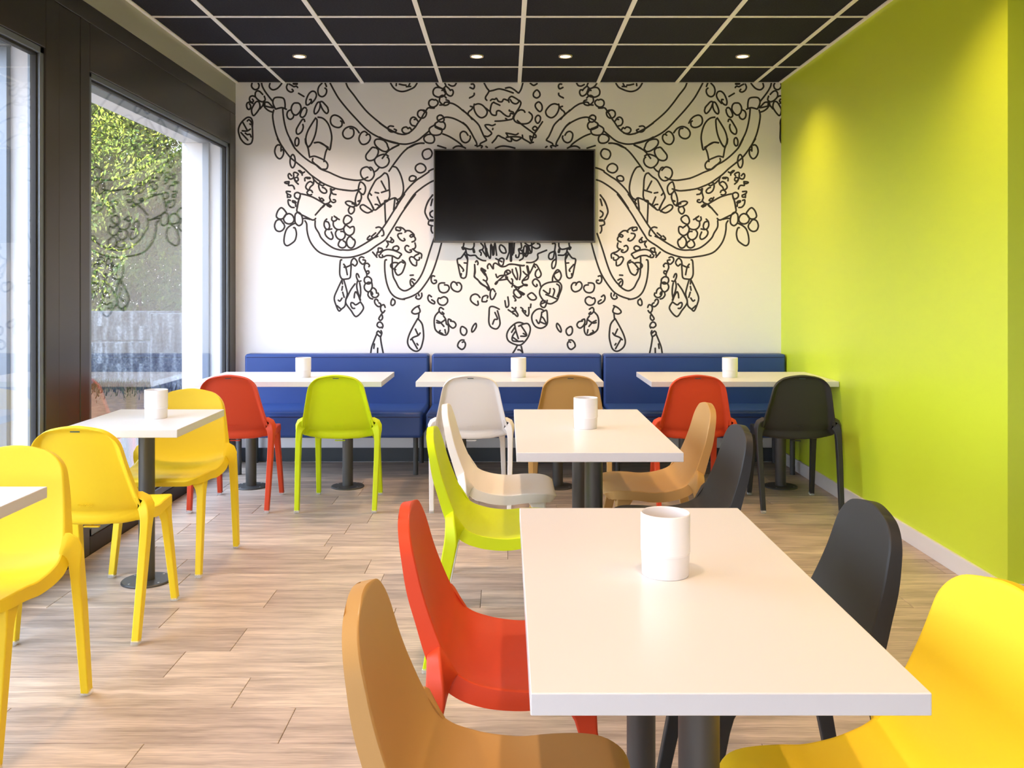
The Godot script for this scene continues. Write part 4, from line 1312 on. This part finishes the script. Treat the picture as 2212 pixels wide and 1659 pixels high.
	[11, 1570, 100, 1570, 190, 1560, 270, 1620, 340, 1570, 430, 1500, 520, 1415, 560, 1440, 720, 1490, 950, 1530, 1000, 1590, 1000, 1630, 930, 1650, 700, 1660, 560, 1640, 440, 1620, 350], [11, 1580, 280, 1680, 310, 1760, 310, 1810, 250, 1815, 130],
	[11, 1590, 430, 1660, 560], [11, 1580, 640, 1640, 645], [11, 1460, 680, 1560, 800, 1550, 840], [11, 1510, 900, 1500, 960],
	[12, 420, 530, 350, 490, 315, 540, 330, 600, 390, 650, 430, 640, 390, 600], [12, 310, 590, 230, 680, 200, 790, 205, 920, 230, 1020, 300, 1090, 400, 1140, 490, 1140, 540, 1050, 535, 920, 490, 880, 470, 770, 420, 690], [12, 260, 800, 350, 850, 430, 940], [12, 260, 850, 340, 860, 450, 790], [12, 340, 1040, 310, 1080], [12, 455, 1020, 470, 1100],
	[12, 600, 790, 540, 770, 530, 850, 570, 930, 640, 980, 700, 950, 715, 890, 670, 830, 590, 815], [12, 870, 945, 830, 990, 830, 1080, 870, 1140, 930, 1150, 975, 1080, 960, 1000, 870, 945], [12, 1190, 870, 1130, 930, 1095, 1020, 1105, 1075, 1160, 1030, 1205, 940, 1190, 870],
	[12, 910, 1270, 840, 1270, 780, 1330, 760, 1410, 800, 1460, 860, 1490, 920, 1450, 945, 1370, 920, 1310, 870, 1320],
]
const CENTRE := [
	[4, 540, 700, 640, 780],
	[4, 510, 110, 570, 220, 620, 290, 590, 360, 545, 430, 540, 480, 570, 515], [4, 620, 300, 720, 280, 850, 245, 960, 260, 1060, 290, 1200, 340], [4, 1020, 225, 1120, 210, 1220, 260, 1320, 340, 1335, 340, 1390, 250, 1430, 110],
	[4, 660, 520, 700, 490, 760, 495, 800, 470, 850, 540, 930, 550, 980, 490, 1090, 530], [4, 740, 570, 880, 635],
	[4, 740, 560, 690, 600, 660, 700, 655, 790, 700, 860, 790, 870, 810, 780, 880, 770, 980, 850, 1060, 900, 1120, 890, 1140, 830, 1200, 840, 1200, 800, 1110, 770, 1110, 750],
	[4, 1100, 560, 1090, 490, 1140, 430, 1200, 435, 1330, 520, 1310, 580, 1250, 600, 1180, 570, 1130, 500], [4, 1350, 520, 1385, 580, 1350, 680, 1280, 790, 1210, 890, 1180, 960, 1060, 990, 900, 1010, 770, 1015], [4, 1020, 950, 1050, 970],
	[4, 1300, 780, 1380, 745, 1450, 760, 1480, 800], [4, 1580, 800, 1650, 870, 1650, 960, 1580, 1050, 1470, 1080, 1360, 1070, 1260, 1030, 1215, 960, 1230, 880, 1290, 790], [4, 1300, 1000, 1400, 1090, 1560, 1210, 1700, 1310],
	[4, 1765, 270, 1690, 340, 1690, 420, 1765, 460, 1835, 410, 1830, 330, 1765, 270], [4, 1810, 555, 1735, 610, 1740, 690, 1830, 785, 1890, 730, 1880, 620, 1810, 555], [4, 1795, 875, 1735, 930, 1735, 1010, 1785, 1065, 1840, 1010, 1850, 920, 1795, 875], [4, 1720, 1140, 1665, 1190, 1720, 1240, 1775, 1190, 1720, 1140],
	[4, 1900, 1030, 1780, 1210, 1700, 1330, 1640, 1500], [4, 1600, 1370, 1610, 1440, 1640, 1510], [4, 1600, 1370, 1680, 1400, 1740, 1400, 1740, 1350, 1690, 1330], [4, 1610, 110, 1690, 160, 1770, 120],
	[4, 770, 1090, 700, 1120, 610, 1100, 530, 1110, 570, 1180, 680, 1290, 660, 1340, 590, 1380, 520, 1370], [4, 710, 1215, 715, 1190],
	[4, 700, 1530, 780, 1440, 840, 1360, 930, 1400, 1020, 1440, 1090, 1490, 1160, 1490, 1150, 1410, 1210, 1460, 1290, 1480, 1380, 1430],
	[4, 1030, 1300, 1150, 1320, 1260, 1340, 1320, 1310], [4, 1040, 1310, 1080, 1390], [4, 1040, 1400, 1200, 1385, 1370, 1400, 1480, 1460, 1620, 1540], [4, 1420, 1350, 1430, 1420], [4, 1600, 1540, 1680, 1520], [4, 780, 1659, 880, 1620, 980, 1610, 1100, 1625, 1240, 1659],
	[11, 1640, 430, 1720, 465, 1840, 460, 1900, 520, 2010, 580, 2090, 590], [11, 1850, 620, 1880, 590, 1910, 640, 1900, 680], [11, 1830, 700, 1840, 860, 1820, 970, 1900, 1040, 1980, 1140, 2130, 1230],
	[12, 1290, 250, 1240, 190, 1170, 170, 1090, 210, 1065, 290, 1100, 360, 1200, 430, 1250, 420, 1240, 340], [12, 1470, 260, 1480, 220, 1430, 205, 1360, 240, 1340, 330, 1360, 350, 1440, 350, 1460, 320], [12, 1650, 110, 1600, 45, 1550, 90, 1535, 200, 1560, 290, 1610, 280, 1660, 190, 1670, 150],
	[12, 1750, 530, 1650, 480, 1570, 465, 1520, 500, 1510, 640, 1505, 840, 1550, 950, 1650, 1000, 1720, 980, 1770, 880, 1750, 720, 1710, 570], [12, 1650, 610, 1710, 760, 1640, 780, 1595, 885],
	[13, 780, 140, 850, 230, 830, 310, 740, 350, 790, 420, 780, 480], [13, 820, 330, 940, 520], [13, 940, 510, 890, 140], [13, 890, 160, 990, 480, 1040, 570, 1060, 480, 1060, 200, 1090, 200, 1130, 480, 1180, 140, 1230, 480], [13, 1340, 190, 1310, 270, 1350, 370, 1420, 420, 1500, 400, 1470, 280, 1400, 210, 1340, 190],
	[13, 1740, 130, 1720, 420], [13, 1590, 400, 1520, 590], [13, 1210, 580, 1380, 670], [13, 1440, 600, 1380, 565, 1300, 610, 1290, 700, 1340, 780, 1410, 760, 1440, 630], [13, 980, 860, 970, 790, 1030, 730, 1130, 870, 1140, 750, 1200, 710, 1300, 770, 1370, 810, 1480, 800, 1600, 740, 1750, 745, 1991, 785],
	[13, 600, 750, 605, 900, 600, 1090, 700, 1200, 800, 1300, 950, 1400, 1040, 1480], [13, 920, 1050, 960, 1150, 930, 1220, 850, 1190], [13, 930, 1240, 1000, 1370, 1040, 1470],
	[13, 1210, 1030, 1250, 1120, 1330, 1070, 1500, 1050, 1580, 1010], [13, 1450, 1060, 1480, 950, 1560, 910, 1630, 960, 1600, 1000, 1530, 990, 1520, 950], [13, 1200, 1310, 1250, 1240, 1450, 1060], [13, 1300, 1200, 1500, 1170, 1540, 1110], [13, 1540, 1170, 1660, 1300, 1690, 1200, 1660, 1160], [13, 1670, 1390, 1700, 1300], [13, 1680, 890, 1700, 1000, 1810, 1180, 1830, 1050, 1780, 850], [13, 1900, 790, 1920, 1000, 1890, 1180],
	[13, 1730, 1350, 1840, 1400, 1991, 1350], [13, 1730, 1350, 1830, 1480, 1991, 1620], [13, 1840, 1470, 1750, 1480, 1720, 1560, 1780, 1659],
	[14, 340, 130, 350, 270, 270, 310, 290, 420, 260, 540, 200, 540, 190, 480], [14, 270, 310, 380, 380, 400, 550, 300, 630], [14, 410, 380, 420, 260, 470, 210, 500, 300, 470, 470], [14, 560, 240, 620, 400, 650, 350, 640, 130], [14, 290, 430, 480, 430, 620, 420], [14, 430, 470, 480, 520, 520, 480],
	[14, 450, 130, 580, 210, 720, 130], [14, 660, 240, 770, 290, 870, 250, 870, 170, 810, 150], [14, 500, 690, 640, 690, 760, 640, 820, 560, 820, 450, 920, 400, 1070, 340],
	[14, 1240, 150, 1320, 160, 1300, 360, 1260, 560, 1180, 600, 1130, 540, 1160, 430, 1290, 370], [14, 1310, 370, 1340, 500, 1340, 700, 1300, 830, 1240, 860, 1220, 760, 1250, 660, 1320, 600],
	[14, 1620, 430, 1560, 480, 1410, 480], [14, 0, 745, 150, 745, 300, 780, 430, 775],
	[14, 510, 790, 560, 1000], [14, 400, 950, 480, 1030, 560, 1030, 640, 900, 720, 720], [14, 540, 1040, 380, 1210], [14, 560, 1030, 530, 1160, 400, 1210, 370, 1260, 420, 1330], [14, 420, 1330, 330, 1390, 220, 1400, 130, 1350],
	[14, 750, 830, 710, 780, 770, 750, 840, 850, 910, 1000, 890, 1090, 810, 1130, 750, 1060, 760, 960, 810, 890], [14, 900, 1370, 870, 1260, 800, 1180, 730, 1170, 670, 1240, 690, 1320, 760, 1380, 800, 1350, 790, 1320], [14, 1240, 1210, 1250, 1100, 1320, 960, 1390, 900, 1460, 960, 1490, 1080, 1440, 1190, 1380, 1200, 1310, 1130, 1290, 1030, 1420, 950],
	[15, 1210, 0, 1170, 100, 1180, 200, 1260, 320, 1350, 385, 1440, 400, 1530, 360, 1590, 310, 1640, 180, 1690, 40, 1680, -60, 1600, -125, 1400, -110, 1280, -65, 1210, 0], [15, 1260, 80, 1390, 160, 1420, 40], [15, 1500, 40, 1525, 90, 1490, 210], [15, 1320, 180, 1450, 230, 1590, 290], [15, 1580, -70, 1640, -20, 1640, 100, 1590, 230],
	[15, 1300, 330, 1220, 340, 1190, 420, 1230, 480, 1290, 480, 1330, 400, 1350, 320], [15, 1210, 400, 1290, 370], [15, 970, 140, 890, 190, 890, 230, 960, 300, 1050, 305, 1090, 250, 1030, 170, 970, 140],
	[15, 560, 70, 550, 150, 610, 230, 680, 255, 730, 200, 640, 80], [15, 650, 80, 800, 165, 740, 180], [15, 580, 0, 640, 60, 700, 0], [15, 540, 215, 600, 310, 580, 330], [15, 340, 330, 370, 480, 430, 430, 410, 240],
	[15, 420, 545, 560, 640, 630, 700, 650, 660, 590, 550, 600, 490], [15, 510, 490, 580, 540], [15, 590, 570, 520, 590, 540, 640], [15, 720, 490, 770, 530, 760, 570, 870, 690, 910, 640, 910, 490], [15, 760, 570, 830, 570, 830, 610], [15, 960, 410, 950, 490],
	[15, 1260, 560, 1180, 520, 1080, 550, 1000, 640, 980, 740, 1010, 860, 1080, 950, 1190, 985, 1290, 950, 1350, 870, 1355, 720, 1330, 560, 1220, 610], [15, 1220, 600, 1200, 730, 1150, 870, 1090, 790], [15, 1210, 700, 1270, 760, 1320, 880, 1200, 840],
	[15, 800, 880, 690, 845, 590, 870, 470, 970, 400, 1080, 385, 1190, 430, 1290, 550, 1360, 690, 1390, 790, 1330, 890, 1200, 940, 1060, 940, 960, 890, 880, 800, 880, 670, 935], [15, 570, 890, 600, 1040, 660, 1230], [15, 500, 1080, 570, 970], [15, 600, 1050, 520, 1180, 525, 1280, 650, 1300, 770, 1295], [15, 540, 1210, 650, 1290], [15, 730, 930, 860, 1150, 720, 1175], [15, 780, 1110, 850, 1150],
	[15, 640, 1390, 580, 1500, 490, 1640], [15, 730, 1420, 780, 1640], [15, 650, 1500, 710, 1510, 770, 1580],
]
# broad, filled marks; those on the first tiles appear on both sides
const HEAVY := [
	[1, 775, 550, 785, 615], [1, 1490, 118, 1560, 122], [3, 1215, 688, 1295, 692], [3, 1340, 1150, 1400, 1180, 1470, 1205], [3, 1060, 765, 1095, 790], [3, 1535, 260, 1570, 320], [6, 270, 1545, 330, 1590], [5, 930, 935, 980, 935], [5, 745, 770, 790, 805],
	[7, 1410, 255, 1470, 290], [8, 2100, 620, 2160, 620], [9, 1135, 1015, 1150, 1050], [11, 1540, 275, 1555, 305], [11, 1800, 320, 1815, 380], [12, 330, 1095, 390, 1125],
	[14, 15, 130, 15, 380], [14, 50, 130, 50, 640], [14, 80, 130, 85, 460], [14, 385, 350, 415, 490], [14, 525, 240, 540, 430], [14, 520, 810, 555, 980], [14, 450, 1335, 500, 1340],
	[13, 800, 870, 900, 930], [13, 800, 900, 910, 1040], [13, 1205, 1300, 1240, 1255], [13, 1505, 1110, 1530, 1160], [13, 960, 1410, 1010, 1470], [13, 930, 300, 950, 480], [13, 1150, 250, 1140, 450],
]


func draw_mural(px0: float, y_top: float, scale: float, rows: int) -> Image:
	var cols := 2048
	var ink := PackedFloat32Array()
	ink.resize(cols * rows)
	for pass_ in 4:
		var strokes: Array = [MIRRORED, MIRRORED, CENTRE, HEAVY][pass_]
		for s in strokes:
			var tile: Array = TILES[s[0]]
			var pts := PackedVector2Array()
			for i in range(1, s.size() - 1, 2):
				var x: float = tile[0] + s[i] / tile[2]
				if pass_ == 1:
					x = 2.0 * AXIS - x
				pts.append(Vector2((x - px0) * scale, (tile[1] + s[i + 1] / tile[2] - y_top) * scale))
			var radius := (1.75 if pass_ < 3 else 2.8) * scale
			stroke(ink, cols, rows, pts, radius)
			if pass_ == 3 and s[0] < 13:
				var other := PackedVector2Array()
				for p in pts:
					other.append(Vector2((2.0 * AXIS - px0 * 2.0) * scale - p.x, p.y))
				stroke(ink, cols, rows, other, radius)
	var paper := Color8(246, 246, 247)
	var black := Color8(46, 44, 46)
	var data := PackedByteArray()
	data.resize(cols * rows * 3)
	for i in cols * rows:
		var a := ink[i]
		data[i * 3] = int(lerpf(paper.r8, black.r8, a))
		data[i * 3 + 1] = int(lerpf(paper.g8, black.g8, a))
		data[i * 3 + 2] = int(lerpf(paper.b8, black.b8, a))
	return Image.create_from_data(cols, rows, false, Image.FORMAT_RGB8, data)


func stroke(ink: PackedFloat32Array, cols: int, rows: int, pts: PackedVector2Array, radius: float) -> void:
	var n := pts.size()
	for i in n - 1:
		var a := pts[maxi(i - 1, 0)]
		var b := pts[i]
		var c := pts[i + 1]
		var d := pts[mini(i + 2, n - 1)]
		if i == 0 and pts[0].distance_to(pts[n - 1]) < 1.0:
			a = pts[n - 2]
		if i == n - 2 and pts[0].distance_to(pts[n - 1]) < 1.0:
			d = pts[1]
		var steps := maxi(1, int(b.distance_to(c) / 1.4))
		for k in steps + 1:
			var t := k / float(steps)
			stamp(ink, cols, rows, cr(a.x, b.x, c.x, d.x, t), cr(a.y, b.y, c.y, d.y, t), radius)


func stamp(ink: PackedFloat32Array, cols: int, rows: int, x: float, y: float, r: float) -> void:
	for iy in range(maxi(0, int(y - r - 1)), mini(rows - 1, int(y + r + 1)) + 1):
		for ix in range(maxi(0, int(x - r - 1)), mini(cols - 1, int(x + r + 1)) + 1):
			var dx := ix + 0.5 - x
			var dy := iy + 0.5 - y
			var v := clampf(r + 0.5 - sqrt(dx * dx + dy * dy), 0.0, 1.0)
			var at := iy * cols + ix
			if v > ink[at]:
				ink[at] = v
